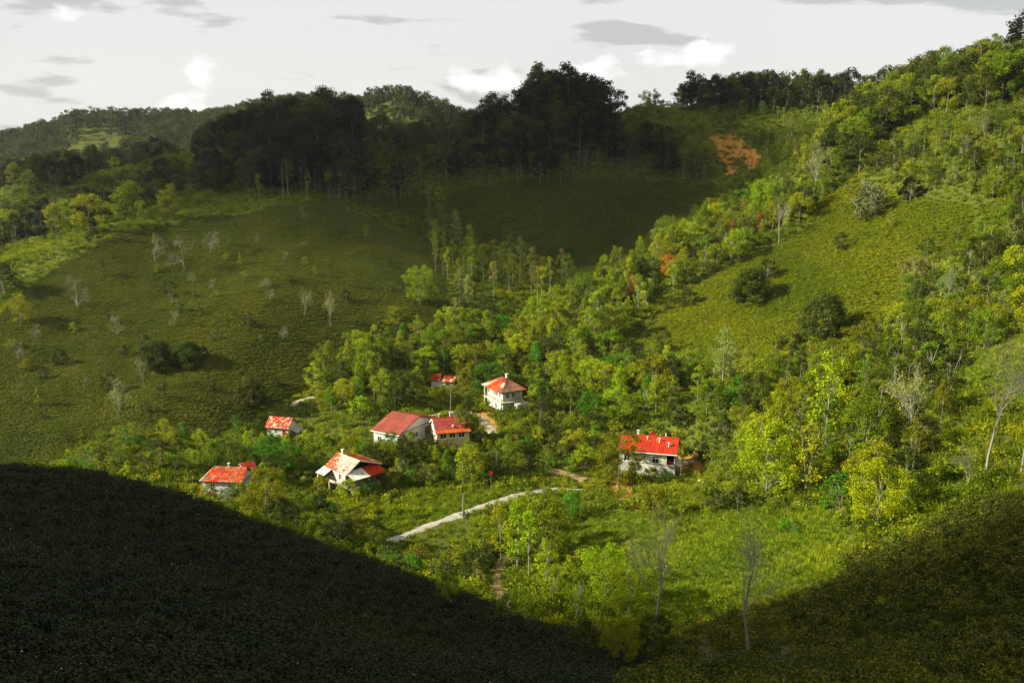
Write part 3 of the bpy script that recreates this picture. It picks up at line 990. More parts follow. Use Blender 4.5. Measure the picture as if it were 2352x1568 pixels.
for q in range(12):
    r2_ = (q + 1) % 12
    Fc += [(0, 1 + q, 1 + r2_), (1 + q, 13 + q, 13 + r2_, 1 + r2_)]
k = len(V); V += [(a, b_ + .03, c_) for a, b_, c_ in V]; Fc += [tuple(k + i for i in f[::-1]) for f in Fc]
link('satellite_dish', mesh('satellite_dish', V, Fc, 'trim'), roof)
chimney(roof, .4, -2.9, zr - 1.6, zr - 1.0, .25, 'trim', True, 'vent_pipe')

# --- hipped house at the top of the hamlet
hx, hy, hz_ = HOUSES['upper']
h = thing('hip_roof_house', 'pale house with red hipped roof and white chimney at the top of the hamlet', 'house', (hx, hy + .5, hz_ - 1.1), math.radians(-60))
# local -y faces left-front (lit side), +x faces right-front
X0, X1, Y0, Y1, ze, zr = -4.4, 4.4, -3.0, 3.0, 6.2, 8.3
mb = MB()
op = [(-3.5 + k * 1.35, -2.5 + k * 1.35, 4.3, 5.6) for k in range(5)]
wall_side(mb, 'x', Y0 + .3, X0 + .6, X1 - .6, -1.5, 6.25, op + [(-3, -2, 1.2, 2.4), (.2, 1.2, 1.2, 2.4)])
wall_side(mb, 'x', Y1 - .5, X0 + .6, X1 - .6, -1.5, 6.25, [])
wall_side(mb, 'y', X0 + .6, Y0 + .43, Y1 - .63, -1.5, 6.25, [])
wall_side(mb, 'y', X1 - .6, Y0 + .43, Y1 - .63, -1.5, 6.25, [(-2.0, -1.0, 4.2, 5.5), (-.4, .6, 4.2, 5.5)])
mb.build('wall', 'white_wall', h)
for o in op: window(h, 'x', Y0 + .3, -1, *o, sill=False)
window(h, 'x', Y0 + .3, -1, -3, -2, 1.2, 2.4); window(h, 'x', Y0 + .3, -1, .2, 1.2, 1.2, 2.4)
window(h, 'y', X1 - .6, 1, -2.0, -1.0, 4.2, 5.5); window(h, 'y', X1 - .6, 1, -.4, .6, 4.2, 5.5)
b = MB().box((X0 + .6, X1 + .5), (Y0 - .9, Y0 + .16), (3.3, 3.45)).box((X1 - .46, X1 + .5), (Y0 + .161, Y1 - .4), (3.3, 3.45)).build('balcony', 'white_wall', h)
mb = MB()
for k in range(14):
    x = X0 + .7 + k * .66
    mb.box((x, x + .06), (Y0 - .86, Y0 - .8), (3.452, 4.25))
mb.box((X0 + .6, X1 + .5), (Y0 - .88, Y0 - .78), (4.252, 4.33))
for k in range(8):
    y = Y0 - .4 + k * .72
    mb.box((X1 + .4, X1 + .46), (y, y + .06), (3.452, 4.25))
mb.box((X1 + .38, X1 + .48), (Y0 - .77, Y1 - .4), (4.252, 4.33))
mb.build('railing', 'timber', b)
for (x, y) in ((X0 + .8, Y0 - .7), (0, Y0 - .7), (X1 + .3, Y0 - .7), (X1 + .3, 1.8)):
    MB().box((x - .12, x + .12), (y - .12, y + .12), (-1.5, 3.298)).build('post', 'cream_wall', h)
    MB().box((x - .08, x + .08), (y - .08, y + .08), (3.46, 6.1)).build('post', 'trim', h)
MB().box((X1 - .3, X1 + 2.2), (Y0 + 2.6, Y1 + .2), (-1.5, 3.1)).build('annex_wall', 'white_wall', h)
MB().box((X0 + .7, X1 + .2), (Y0 - .4, Y0 + .1), (-1.5, .9)).build('plinth', 'cream_wall', h)
e_ = ze - .1
ra, rb = (X0 + 3.2, 0, zr), (X1 - 3.2, 0, zr)
roof = MB()
roof.slab([(X0 - .3, Y0 - 1.0, e_), (X1 + .7, Y0 - 1.0, e_), (X1 + .7, Y1, e_), (X0 - .3, Y1, e_)], .12)
roof = roof.build('roof', 'deck', h)
def hipslope(a0, a1, b0, b1, nu, nv, colf): slope(roof, a0, a1, b0, b1, nu, nv, colf)
EX0, EX1, EY0, EY1 = X0 - .4, X1 + .8, Y0 - 1.1, Y1 + .1
hipslope(ra, rb, (EX0, EY0, e_), (EX1, EY0, e_), 9, 3, lambda u, v: jitc(random.choices([ORANGE, PALE, RED, DUSTY], [4, 2, 2, 1])[0] if v > .35 else random.choices([DUSTY, ROSE], [2, 1])[0]))
hipslope(rb, ra, (EX1, EY1, e_), (EX0, EY1, e_), 9, 2, pick((DUSTY, 1)))
hipslope(rb, np.array(rb) + (0, .02, 0), (EX1, EY0, e_), (EX1, EY1, e_), 7, 3, pick((BROWN, 3), ((.21, .085, .055), 2)))
hipslope(np.array(ra) + (0, .02, 0), ra, (EX0, EY1, e_), (EX0, EY0, e_), 7, 2, pick((DUSTY, 1)))
chimney(roof, .5, .2, zr - .4, zr + 1.0, .5)

# --- small cottage above the field edge
hx, hy, hz_ = HOUSES['cottage']
h = thing('cottage', 'small white cottage with red and white patched roof at the tea field edge', 'cottage', (hx, hy, hz_), math.radians(-13))
X0, X1, hw, ze, zr = -3.1, 2.8, 2.6, 2.4, 4.2
mb = MB()
wall_side(mb, 'x', -2.1, X0 + .3, X1 - .3, -2, 2.55, [(-1.0, -.2, .9, 1.9), (1.0, 1.8, -.2, 1.8)])
wall_side(mb, 'x', 2.1, X0 + .3, X1 - .3, -2, 2.55, [])
wall_side(mb, 'y', X0 + .3, -1.97, 1.97, -2, 2.55, []); wall_side(mb, 'y', X1 - .3, -1.97, 1.97, -2, 2.55, [])
gable_ends(mb, (X0 + .3, X1 - .3), 2.0, 2.0, 2.56, 3.95)
mb.build('wall', 'white_wall', h)
window(h, 'x', -2.1, -1, -1.0, -.2, .9, 1.9)
MB().box((1.03, 1.77), (-2.16, -2.04), (-.2, 1.78)).build('door', 'red_paint', h)
roof = MB().slab([(X0, -hw, ze - .1), (X1, -hw, ze - .1), (X1, 0, zr), (X0, 0, zr)], .09).slab([(X0, 0.001, zr), (X1, 0.001, zr), (X1, hw, ze - .1), (X0, hw, ze - .1)], .09).build('roof', 'deck', h)
slope(roof, (X0, 0, zr), (X1, 0, zr), (X0, -hw - .06, ze - .13), (X1, -hw - .06, ze - .13), 14, 7, pick((RED, 4), (PALE, 4), (ROSE, 3), (ORANGE, 3), ((.42, .2, .13), 3)), waves=1, name='roof_tile')
slope(roof, (X1, 0, zr), (X0, 0, zr), (X1, hw + .06, ze - .13), (X0, hw + .06, ze - .13), 6, 2, pick((RED, 1), (PALE, 1)))
an = MB().slab([(X1 - .15, -1.6, 1.9), (X1 + 1.7, -1.6, 1.2), (X1 + 1.7, 1.9, 1.2), (X1 - .15, 1.9, 1.9)], .07).build('lean_to_roof', 'concrete', h)
MB().box((X1 + 1.4, X1 + 1.6), (-1.5, -1.3), (-2, 1.2)).box((X1 + 1.4, X1 + 1.6), (1.5, 1.7), (-2, 1.2)).build('lean_to_post', 'timber', h)

# --- overgrown house lower left
hx, hy, hz_ = HOUSES['left']
h = thing('overgrown_house', 'low overgrown house with faded red roof beside the dark tea spur', 'house', (hx + .3, hy, hz_), math.radians(-6))
X0, X1, hw, ze, zr = -4.2, 4.2, 3.0, 2.7, 4.6
mb = MB()
wall_side(mb, 'x', -2.5, X0 + .4, X1 - .4, -2.5, 2.8, [(-2.4, -1.4, 1.0, 2.1), (1.2, 2.2, 1.0, 2.1)])
wall_side(mb, 'x', 2.5, X0 + .4, X1 - .4, -2.5, 2.8, [])
wall_side(mb, 'y', X0 + .4, -2.37, 2.37, -2.5, 2.8, []); wall_side(mb, 'y', X1 - .4, -2.37, 2.37, -2.5, 2.8, [])
gable_ends(mb, (X1 - .4,), 2.4, 2.4, 2.81, 4.35)
mb.build('wall', 'stone', h)
window(h, 'x', -2.5, -1, -2.4, -1.4, 1.0, 2.1); window(h, 'x', -2.5, -1, 1.2, 2.2, 1.0, 2.1)
rl = X0 + 1.9
roof = MB().slab([(X0, -hw, ze - .1), (X1, -hw, ze - .1), (X1, hw, ze - .1), (X0, hw, ze - .1)], .1).build('roof', 'deck', h)
slope(roof, (rl, 0, zr), (X1, 0, zr), (X0, -hw - .06, ze - .12), (X1, -hw - .06, ze - .12), 14, 7, pick((ORANGE, 4), (RED, 4), (BROWN, 2), ((.33, .14, .08), 2)), waves=1, name='roof_tile')
slope(roof, (X1, 0, zr), (rl, 0, zr), (X1, hw + .06, ze - .12), (X0, hw + .06, ze - .12), 8, 2, pick((RED, 1)))
slope(roof, (rl, 0.01, zr), (rl, -0.01, zr), (X0 - .06, hw, ze - .12), (X0 - .06, -hw, ze - .12), 6, 3, pick((WHITE, 3), (PALE, 1)))
chimney(roof, .4, .2, zr - .4, zr + .6, .3)
mb = MB().box((-3.6, -1.0), (-5.2, -3.9), (-2.5, .1)); mb.build('annex_wall', 'stone', h)
an = MB().slab([(-3.8, -5.5, .1), (-.8, -5.5, .1), (-.8, -3.7, .7), (-3.8, -3.7, .7)], .07).build('annex_roof', 'deck', h)
slope(an, (-3.8, -3.7, .72), (-.8, -3.7, .72), (-3.8, -5.55, .1), (-.8, -5.55, .1), 4, 2, pick((PALE, 3), (ROSE, 2), (RED, 1)))

# --- tiny hut behind it
hx, hy, hz_ = HOUSES['hut']
h = thing('hut', 'tiny white-gabled hut with red roof edge behind the overgrown house', 'hut', (hx, hy, hz_), math.radians(40))
mb = MB()
wall_side(mb, 'x', -1.1, -1.2, 1.2, -1.5, 1.4, []); wall_side(mb, 'x', 1.1, -1.2, 1.2, -1.5, 1.4, [])
wall_side(mb, 'y', -1.2, -.97, .97, -1.5, 1.4, [(-.4, .4, -.4, 1.2)]); wall_side(mb, 'y', 1.2, -.97, .97, -1.5, 1.4, [])
gable_ends(mb, (-1.2, 1.2), 1.2, 1.2, 1.41, 2.3)
mb.build('wall', 'white_wall', h)
MB().box((-1.26, -1.14), (-.38, .38), (-.4, 1.18)).build('door', 'timber', h)
roof = MB().slab([(-1.5, -1.5, 1.2), (1.5, -1.5, 1.2), (1.5, 0, 2.4), (-1.5, 0, 2.4)], .07).slab([(-1.5, .001, 2.4), (1.5, .001, 2.4), (1.5, 1.5, 1.2), (-1.5, 1.5, 1.2)], .07).build('roof', 'deck', h)
slope(roof, (-1.5, 0, 2.4), (1.5, 0, 2.4), (-1.5, -1.55, 1.17), (1.5, -1.55, 1.17), 4, 2, pick((RED, 1), (ROSE, 1)))
slope(roof, (1.5, 0, 2.4), (-1.5, 0, 2.4), (1.5, 1.55, 1.17), (-1.5, 1.55, 1.17), 4, 2, pick((RED, 1), (WHITE, 1)))

# --- shed with two stepped roofs
hx, hy, hz_ = HOUSES['shed']
h = thing('shed', 'small shed with two stepped orange roofs among the trees', 'shed', (hx, hy, hz_), math.radians(-8))
mb = MB()
wall_side(mb, 'x', -1.0, -2.9, 2.9, -1.5, 1.5, [(.9, 1.7, -.3, 1.3)]); wall_side(mb, 'x', 1.0, -2.9, 2.9, -1.5, 1.8, [])
wall_side(mb, 'y', -2.9, -.87, .87, -1.5, 1.5, []); wall_side(mb, 'y', 2.9, -.87, .87, -1.5, 1.5, [])
mb.build('wall', 'white_wall', h)
MB().box((.93, 1.67), (-1.06, -.94), (-.3, 1.28)).build('door', 'timber', h)
for (a, b_, z, cf) in ((-3.3, -.5, 1.9, pick((ORANGE, 3), (RED, 1))), (.0, 3.3, 1.55, pick((ORANGE, 2), (PALE, 2), (ROSE, 1)))):
    roof = MB().slab([(a, -1.5, z - .1), (b_, -1.5, z - .1), (b_, 1.4, z + .9), (a, 1.4, z + .9)], .08).build('roof', 'deck', h)
    slope(roof, (a, 1.4, z + .92), (b_, 1.4, z + .92), (a, -1.55, z - .1), (b_, -1.55, z - .1), 5, 2, cf)

# --- small things
def at(u, v, y0=120):
    return ground(u, v, y0)


def put_small():
    p = at(925, 1078)
    h = thing('pump_house', 'tiny white block hut in the bushes right of the weathered house', 'hut', (p[0], p[1], p[2]), .5)
    mb = MB()
    wall_side(mb, 'x', -.8, -.9, .9, -.8, 1.7, [(-.35, .35, -.1, 1.4)]); wall_side(mb, 'x', .8, -.9, .9, -.8, 1.7, [])
    wall_side(mb, 'y', -.9, -.67, .67, -.8, 1.7, []); wall_side(mb, 'y', .9, -.67, .67, -.8, 1.7, [])
    mb.build('wall', 'white_wall', h)
    MB().box((-.33, .33), (-.86, -.76), (-.1, 1.38)).build('door', 'timber', h)
    MB().slab([(-1.1, -1.1, 1.72), (1.1, -1.1, 1.72), (1.1, 1.1, 1.9), (-1.1, 1.1, 1.9)], .1).build('roof', 'stone', h)
    p = at(1036, 975)
    h = thing('utility_pole', 'dark wooden utility pole behind the cream-walled house', 'pole', p)
    MB().tube([(0, 0, -1), (0, 0, 5), (.05, 0, 9.4)], (.15, .13, .1), 7).build('pole', 'timber', h)
    MB().box((-.8, .9), (-.06, .06), (8.7, 8.84)).build('crossarm', 'timber', h)
    for x in (-.7, 0.25, .8): MB().tube([(x, 0, 8.84), (x, 0, 9.06)], (.05, .04), 6).build('insulator', 'trim', h)
    p = at(1128, 1131)
    h = thing('marker_pole', 'thin pole with a small red plate beside the road bend', 'pole', p)
    MB().tube([(0, 0, -.5), (0, 0, 4.2)], (.05, .04), 6).build('pole', 'timber', h)
    MB().box((-.4, .4), (-.07, -.02), (3.7, 4.4)).build('plate', 'red_paint', h)
    # low walls by the road
    for (u, v, l, r, lab) in ((1318, 1134, 3.2, -.1, 'low pale concrete wall beside the end of the road'),):
        p = at(u, v)
        mb = MB().box((-l / 2, l / 2), (-.18, .18), (-.6, .8)).box((-l / 2 - .06, l / 2 + .06), (-.24, .24), (.802, .92))
        tag(mb.build('low_wall', 'concrete'), lab, 'wall').location = p
        C.objects[-1].rotation_euler = (0, 0, r)
    # rubble and sacks in the yard
    rr = random.Random(3)
    for (u, v, s, lab) in ((1567, 1062, .8, 'largest white rubble block in the dirt yard by the white house'), (1578, 1066, .6, 'middle white rubble block in the dirt yard'),
                           (1589, 1064, .5, 'white rubble block at the right of the dirt yard'), (1560, 1072, .45, 'small white rubble block nearest the house gable'),
                           (1603, 1086, .4, 'white stone at the lower edge of the dirt yard'), (1609, 1105, .45, 'lone white stone on the bank below the yard')):
        p = at(u, v)
        V, Fc = [], []
        nlon, nlat = 7, 5
        for i in range(nlat + 1):
            th = math.pi * i / nlat
            for j in range(nlon):
                ph = 2 * math.pi * j / nlon
                k = s * rr.uniform(.75, 1.15)
                V.append((k * math.sin(th) * math.cos(ph) * 1.2, k * math.sin(th) * math.sin(ph) * .8, k * .55 * math.cos(th) + .1))
        for i in range(nlat):
            for j in range(nlon):
                q = (j + 1) % nlon
                Fc.append((i * nlon + j, (i + 1) * nlon + j, (i + 1) * nlon + q, i * nlon + q))
        o = tag(link('rubble_block', mesh('rubble_block', V, Fc, 'trim')), lab, 'rubble', 'rubble in the yard')
        o.location = p
    p = at(1543, 1068)
    h = thing('barrel', 'red and white barrel standing at the gable of the white house', 'barrel', p)
    prof = [(.30, 0), (.34, .1), (.36, .5), (.34, .9), (.30, 1.0)]
    MB().tube([(0, 0, z - .2) for r_, z in prof], [r_ for r_, z in prof], 12).build('body', 'red_paint', h)
    MB().tube([(0, 0, .801), (0, 0, .86)], [.31, .29], 12).build('lid', 'trim', h)


put_small()

# ------------------------------------------------------------------ plants: prototype meshes
def leaves(cent, rad, n, size, r, up=0.35, flat=1.0):
    """n leaf quads spread through balls of radius rad round the centres"""
    cent = np.asarray(cent, float); rad = np.broadcast_to(np.asarray(rad, float), (len(cent),))
    k = r.integers(0, len(cent), n)
    d = r.normal(size=(n, 3)); d /= np.linalg.norm(d, axis=1)[:, None]
    rr = rad[k] * r.random(n) ** 0.45
    p = cent[k] + d * rr[:, None] * (1, 1, flat)
    nr = d * 0.8 + r.normal(size=(n, 3)) * 0.7 + (0, 0, up)
    nr /= np.linalg.norm(nr, axis=1)[:, None]
    a = np.cross(nr, r.normal(size=(n, 3))); a /= np.linalg.norm(a, axis=1)[:, None] + 1e-9
    b = np.cross(nr, a)
    s = size * r.uniform(0.6, 1.35, n)
    a *= (s * 0.5)[:, None]; b *= (s * 0.36)[:, None]
    bend = nr * (s * 0.12)[:, None]
    return np.stack([p - a, p - b * 1.0 + bend, p + a, p + b + bend], 1)


def env_points(kind, nclump, r, Hh, Wd, z0):
    """clump centres inside a crown envelope of height Hh above z0 and half width Wd"""
    out = []
    while len(out) < nclump:
        z = r.random(); a = r.random() * 2 * math.pi
        if kind == 'round': w = math.sqrt(max(0, 1 - (2 * z - 0.9) ** 2 / 1.25))
        elif kind == 'tall': w = (math.sin(math.pi * min(1, z * 0.9 + 0.08))) ** 0.7 * (1 - 0.45 * z)
        elif kind == 'cone': w = (1 - z) ** 0.8 * 0.95 + 0.05
        elif kind == 'wide': w = math.sqrt(max(0, 1 - z ** 2))
        else: w = (0.35 + 0.65 * math.sin(math.pi * z))
        q = w * Wd * (0.35 + 0.65 * r.random() ** 0.5)
        out.append((q * math.cos(a), q * math.sin(a), z0 + z * Hh))
    return np.array(out)


def lumpy(P, r, k=0.28):
    """push clumps in and out by direction so that the outline is uneven"""
    a = np.arctan2(P[:, 1], P[:, 0])
    ph = r.random(4) * 6.28
    f = 1 + k * (0.5 * np.sin(2 * a + ph[0] + P[:, 2]) + 0.5 * np.sin(3 * a + ph[1] - 0.7 * P[:, 2]))
    Q = P.copy(); Q[:, 0] *= f; Q[:, 1] *= f
    return Q


def make_tree(seed, kind, total=10.0, trunk=0.28, width=0.34, ncl=34, nleaf=2200, leaf=0.36, clr=0.11, tr=0.16, bark='bark', stems=1, mat='leaf'):
    r = np.random.default_rng(seed)
    z0 = total * trunk
    P = lumpy(env_points(kind, ncl, r, total * (1 - trunk) * 0.93, total * width, z0), r)
    rad = total * clr * r.uniform(0.6, 1.3, len(P))
    Q = leaves(P, rad, nleaf, leaf, r, flat=0.8)
    crown = quads_mesh('crown', Q, mat)
    mb = MB()
    for s in range(stems):
        off = np.array([0.0, 0.0, 0.0])
        lean = r.normal(size=2) * (0.035 if stems == 1 else .16) * total
        zs = np.linspace(-0.6, total * 0.93, 7)
        zt = np.maximum(zs, 0) / total
        line = np.stack([off[0] + lean[0] * zt ** 1.5 + r.normal(size=7) * .03, off[1] + lean[1] * zt ** 1.5 + r.normal(size=7) * .03, zs], 1)
        mb.tube(line, np.interp(zs, [0, total], [tr, 0.02]), 6)
        for k in range(8 if stems == 1 else 3):
            c_ = P[r.integers(0, len(P))]
            zb = min(max(z0 * 0.8, c_[2] - 0.22 * total * r.uniform(.5, 1.2)), .85 * total)
            b0 = np.array([np.interp(zb, zs, line[:, 0]), np.interp(zb, zs, line[:, 1]), zb])
            mid = (b0 + c_) / 2 + (0, 0, 0.05 * total)
            w = np.interp(zb, [0, total], [tr, .02]) * .55
            mb.tube([b0, mid, c_], (w, w * .6, .015), 4)
    return mesh('trunk', mb.v, mb.f, bark), crown


def make_bare(seed, total=12.0, spread=0.5, tr=0.16, bark='bark_pale', levels=4, first=0.3, up=0.55, leafn=0, leaf=.25, kids=(10, 5, 3, 3)):
    r = np.random.default_rng(seed)
    tr_mb, br_mb = MB(), MB()
    tips = []

    def grow_(p, d, L, R, lev):
        n_ = 4
        pts = [p]; rad = [R]
        for i in range(n_):
            d = d + r.normal(size=3) * 0.10 + (0, 0, 0.05 * up)
            d = d / np.linalg.norm(d)
            p = p + d * L / n_
            pts.append(p); rad.append(R * (1 - (0.55 if lev else 0.8) * (i + 1) / n_))
        (tr_mb if lev == 0 else br_mb).tube(pts, rad, 5 if lev < 2 else 3)
        tips.append(p)
        if lev >= levels: return
        for k in range(kids[lev]):
            f = r.uniform(first if lev == 0 else 0.25, 0.98)
            i = min(int(f * n_), n_ - 1)
            q = pts[i] + (pts[i + 1] - pts[i]) * (f * n_ - i)
            side = r.normal(size=3); side -= side @ d * d; side /= np.linalg.norm(side)
            nd = d * up + side * spread + (0, 0, .12); nd /= np.linalg.norm(nd)
            l2 = L * (0.46 if lev == 0 else 0.52) * (1.15 - 0.6 * f * (lev == 0)) * r.uniform(.7, 1.2)
            rr = np.interp(f, [0, 1], [R, R * .35]) * 0.5
            grow_(q, nd, l2, max(rr, 0.012), lev + 1)

    grow_(np.array([0, 0, -0.5]), np.array([r.normal() * .03, r.normal() * .03, 1.0]), total, tr, 0)
    tm = mesh('trunk', tr_mb.v, tr_mb.f, bark); bm_ = mesh('branches', br_mb.v, br_mb.f, bark)
    lm = None
    if leafn:
        lm = quads_mesh('foliage', leaves(np.array(tips), total * .05, leafn, leaf, r), 'leaf_thin')
    return tm, bm_, lm


PROTO = {}
PROTO['round'] = [make_tree(11 + i, 'round', 10, .20, .36, 46, 4000, .30, .11) for i in range(3)]
PROTO['tall'] = [make_tree(21 + i, 'tall', 12, .24, .22, 40, 3200, .28, .08, .14, 'bark_pale') for i in range(3)]
PROTO['open'] = [make_tree(31 + i, 'tall', 12, .25, .27, 46, 1500, .30, .06, .12, 'bark_pale', mat='leaf_thin') for i in range(3)]
PROTO['slim'] = [make_tree(41 + i, 'slim', 12, .42, .11, 24, 1100, .26, .052, .12, 'bark_pale') for i in range(3)]
PROTO['forest'] = [make_tree(51 + i, 'round', 14, .24, .27, 50, 2800, .48, .095, .2) for i in range(4)]
PROTO['bush'] = [make_tree(61 + i, 'wide', 4, .06, .55, 26, 1500, .26, .17, .07, stems=4) for i in range(3)]
PROTO['shrub'] = [make_tree(71 + i, 'round', 3, .05, .42, 16, 700, .24, .17, .05, stems=3) for i in range(3)]
PROTO['dense'] = [make_tree(81 + i, 'wide', 6, .04, .60, 120, 9500, .27, .15, .16) for i in range(2)]
PROTO['conifer'] = [make_tree(91, 'cone', 8, .06, .26, 40, 2000, .26, .07, .12)]
PROTO['cypress'] = [make_tree(95, 'slim', 6, .08, .10, 24, 1000, .2, .05, .06)]
PROTO['multi'] = [make_tree(97 + i, 'tall', 10, .2, .3, 40, 2000, .3, .07, .08, 'bark_pale', stems=5) for i in range(2)]
PROTO['big'] = [make_tree(131 + i, 'round', 14, .14, .37, 90, 9000, .30, .085, .25) for i in range(2)]
PROTO['bare'] = [make_bare(101, 12, .42, .2, up=.9), make_bare(102, 12, .5, .19, up=.8)]
PROTO['bare_sparse'] = [make_bare(111, 11, .5, .13, leafn=500, up=.75), make_bare(112, 11, .55, .13, leafn=650, up=.7)]
PROTO['bare_wide'] = [make_bare(121, 6, .9, .13, first=.18, up=.5, leafn=160, leaf=.2), make_bare(122, 6, .85, .12, first=.15, up=.45)]
PROTO['bare_low'] = [make_bare(141, 5, 1.0, .09, bark='bark', levels=3, first=.1, up=.35)]
REF = dict(bare_low=5, big=14, round=10, tall=12, open=12, slim=12, forest=14, bush=4, shrub=3, dense=6, conifer=8, cypress=6, multi=10, bare=12, bare_sparse=11, bare_wide=6)
WID = dict(bare_low=1.0, big=.75, round=.8, tall=.5, open=.55, slim=.3, forest=.6, bush=1.2, shrub=1.0, dense=1.3, conifer=.55, cypress=.25, multi=.65, bare=.5, bare_sparse=.6, bare_wide=1.0)

PAL = dict(
    yellow=(.225, .260, .003), lime=(.185, .250, .003), olive=(.152, .178, .004), green=(.105, .160, .004), vivid=(.065, .175, .004),
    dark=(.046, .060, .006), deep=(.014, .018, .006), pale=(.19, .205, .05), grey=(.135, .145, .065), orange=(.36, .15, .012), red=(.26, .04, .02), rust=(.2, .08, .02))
WORD = dict(yellow='yellow-green', lime='lime green', olive='olive', green='mid green', vivid='vivid green', dark='dark green', deep='blackish',
            pale='pale', grey='greyish', orange='orange', red='red-leaved', rust='rusty')
SHAPE = dict(bare_low='bare shrub', big='big tree', round='round-crowned tree', tall='tall leafy tree', open='open-crowned tree', slim='slim tree', forest='forest tree', bush='spreading bush',
             shrub='shrub', dense='dense domed evergreen', conifer='small conifer', cypress='narrow columnar tree', multi='many-stemmed tree',
             bare='bare branching tree', bare_sparse='nearly leafless tree', bare_wide='low bare spreading tree')
NAME = dict(bare_low='bare_shrub', big='broadleaf_tree', round='broadleaf_tree', tall='tall_tree', open='open_tree', slim='slim_tree', forest='forest_tree', bush='bush', shrub='shrub', dense='evergreen_tree',
            conifer='conifer', cypress='columnar_tree', multi='multi_stem_tree', bare='bare_tree', bare_sparse='sparse_tree', bare_wide='spreading_tree')
CAT = dict(bush='bush', shrub='shrub')

PLANTED = []          # (x, y, z, kind, height, colour, label or None, region phrase, u, v)


def keep_out(u, v, hpx, wpx, y):
    """would a plant with its foot at (u, v) hide a house or a road?"""
    for (a, b, c, d, yy) in KEEP:
        if y < yy and u + wpx / 2 > a and u - wpx / 2 < c and v > b and v - hpx < d:
            return True
    return False


KEEP = [(1448, 976, 1556, 1062, 200), (740, 1030, 872, 1084, 190), (884, 956, 988, 988, 210), (985, 958, 1062, 1000, 208), (1116, 855, 1200, 915, 234),
        (616, 948, 676, 990, 220), (474, 1078, 566, 1094, 182), (992, 866, 1042, 888, 248), (900, 1140, 1190, 1242, 181), (1265, 1078, 1340, 1106, 195),
        (1550, 1045, 1618, 1090, 199), (562, 1062, 580, 1075, 190), (1090, 945, 1140, 985, 228), (1480, 935, 1560, 978, 208), (1385, 1120, 1462, 1160, 178),
        (1128, 1300, 1160, 1370, 150), (660, 1085, 735, 1120, 190)]
RXY = np.concatenate([np.stack([x, y, np.full(len(x), w)], 1) for x, y, w in ROADXY])
HXY = [(HOUSES[k][0], HOUSES[k][1], r) for k, r in dict(right=8, lower=6.5, barn=8.5, red=6, upper=6.5, cottage=4.5, left=5.5, hut=2.5, shed=4).items()]


def blocked(x, y, m=0.8):
    if np.min(np.hypot(RXY[:, 0] - x, RXY[:, 1] - y) - RXY[:, 2] / 2) < m: return True
    return any(math.hypot(x - a, y - b) < r for a, b, r in HXY)


def plant(u, v, hpx, kind, col, label=None, region=None, y0=120.0, wide=1.0, force=True):
    p = ground(u, v, y0)
    if p is None: return
    d = p[1] * CP - (p[2] - CAM_Z) * SP
    PLANTED.append([p[0], p[1], p[2], kind, hpx * d / F, col, label, region, u, v, wide, d])


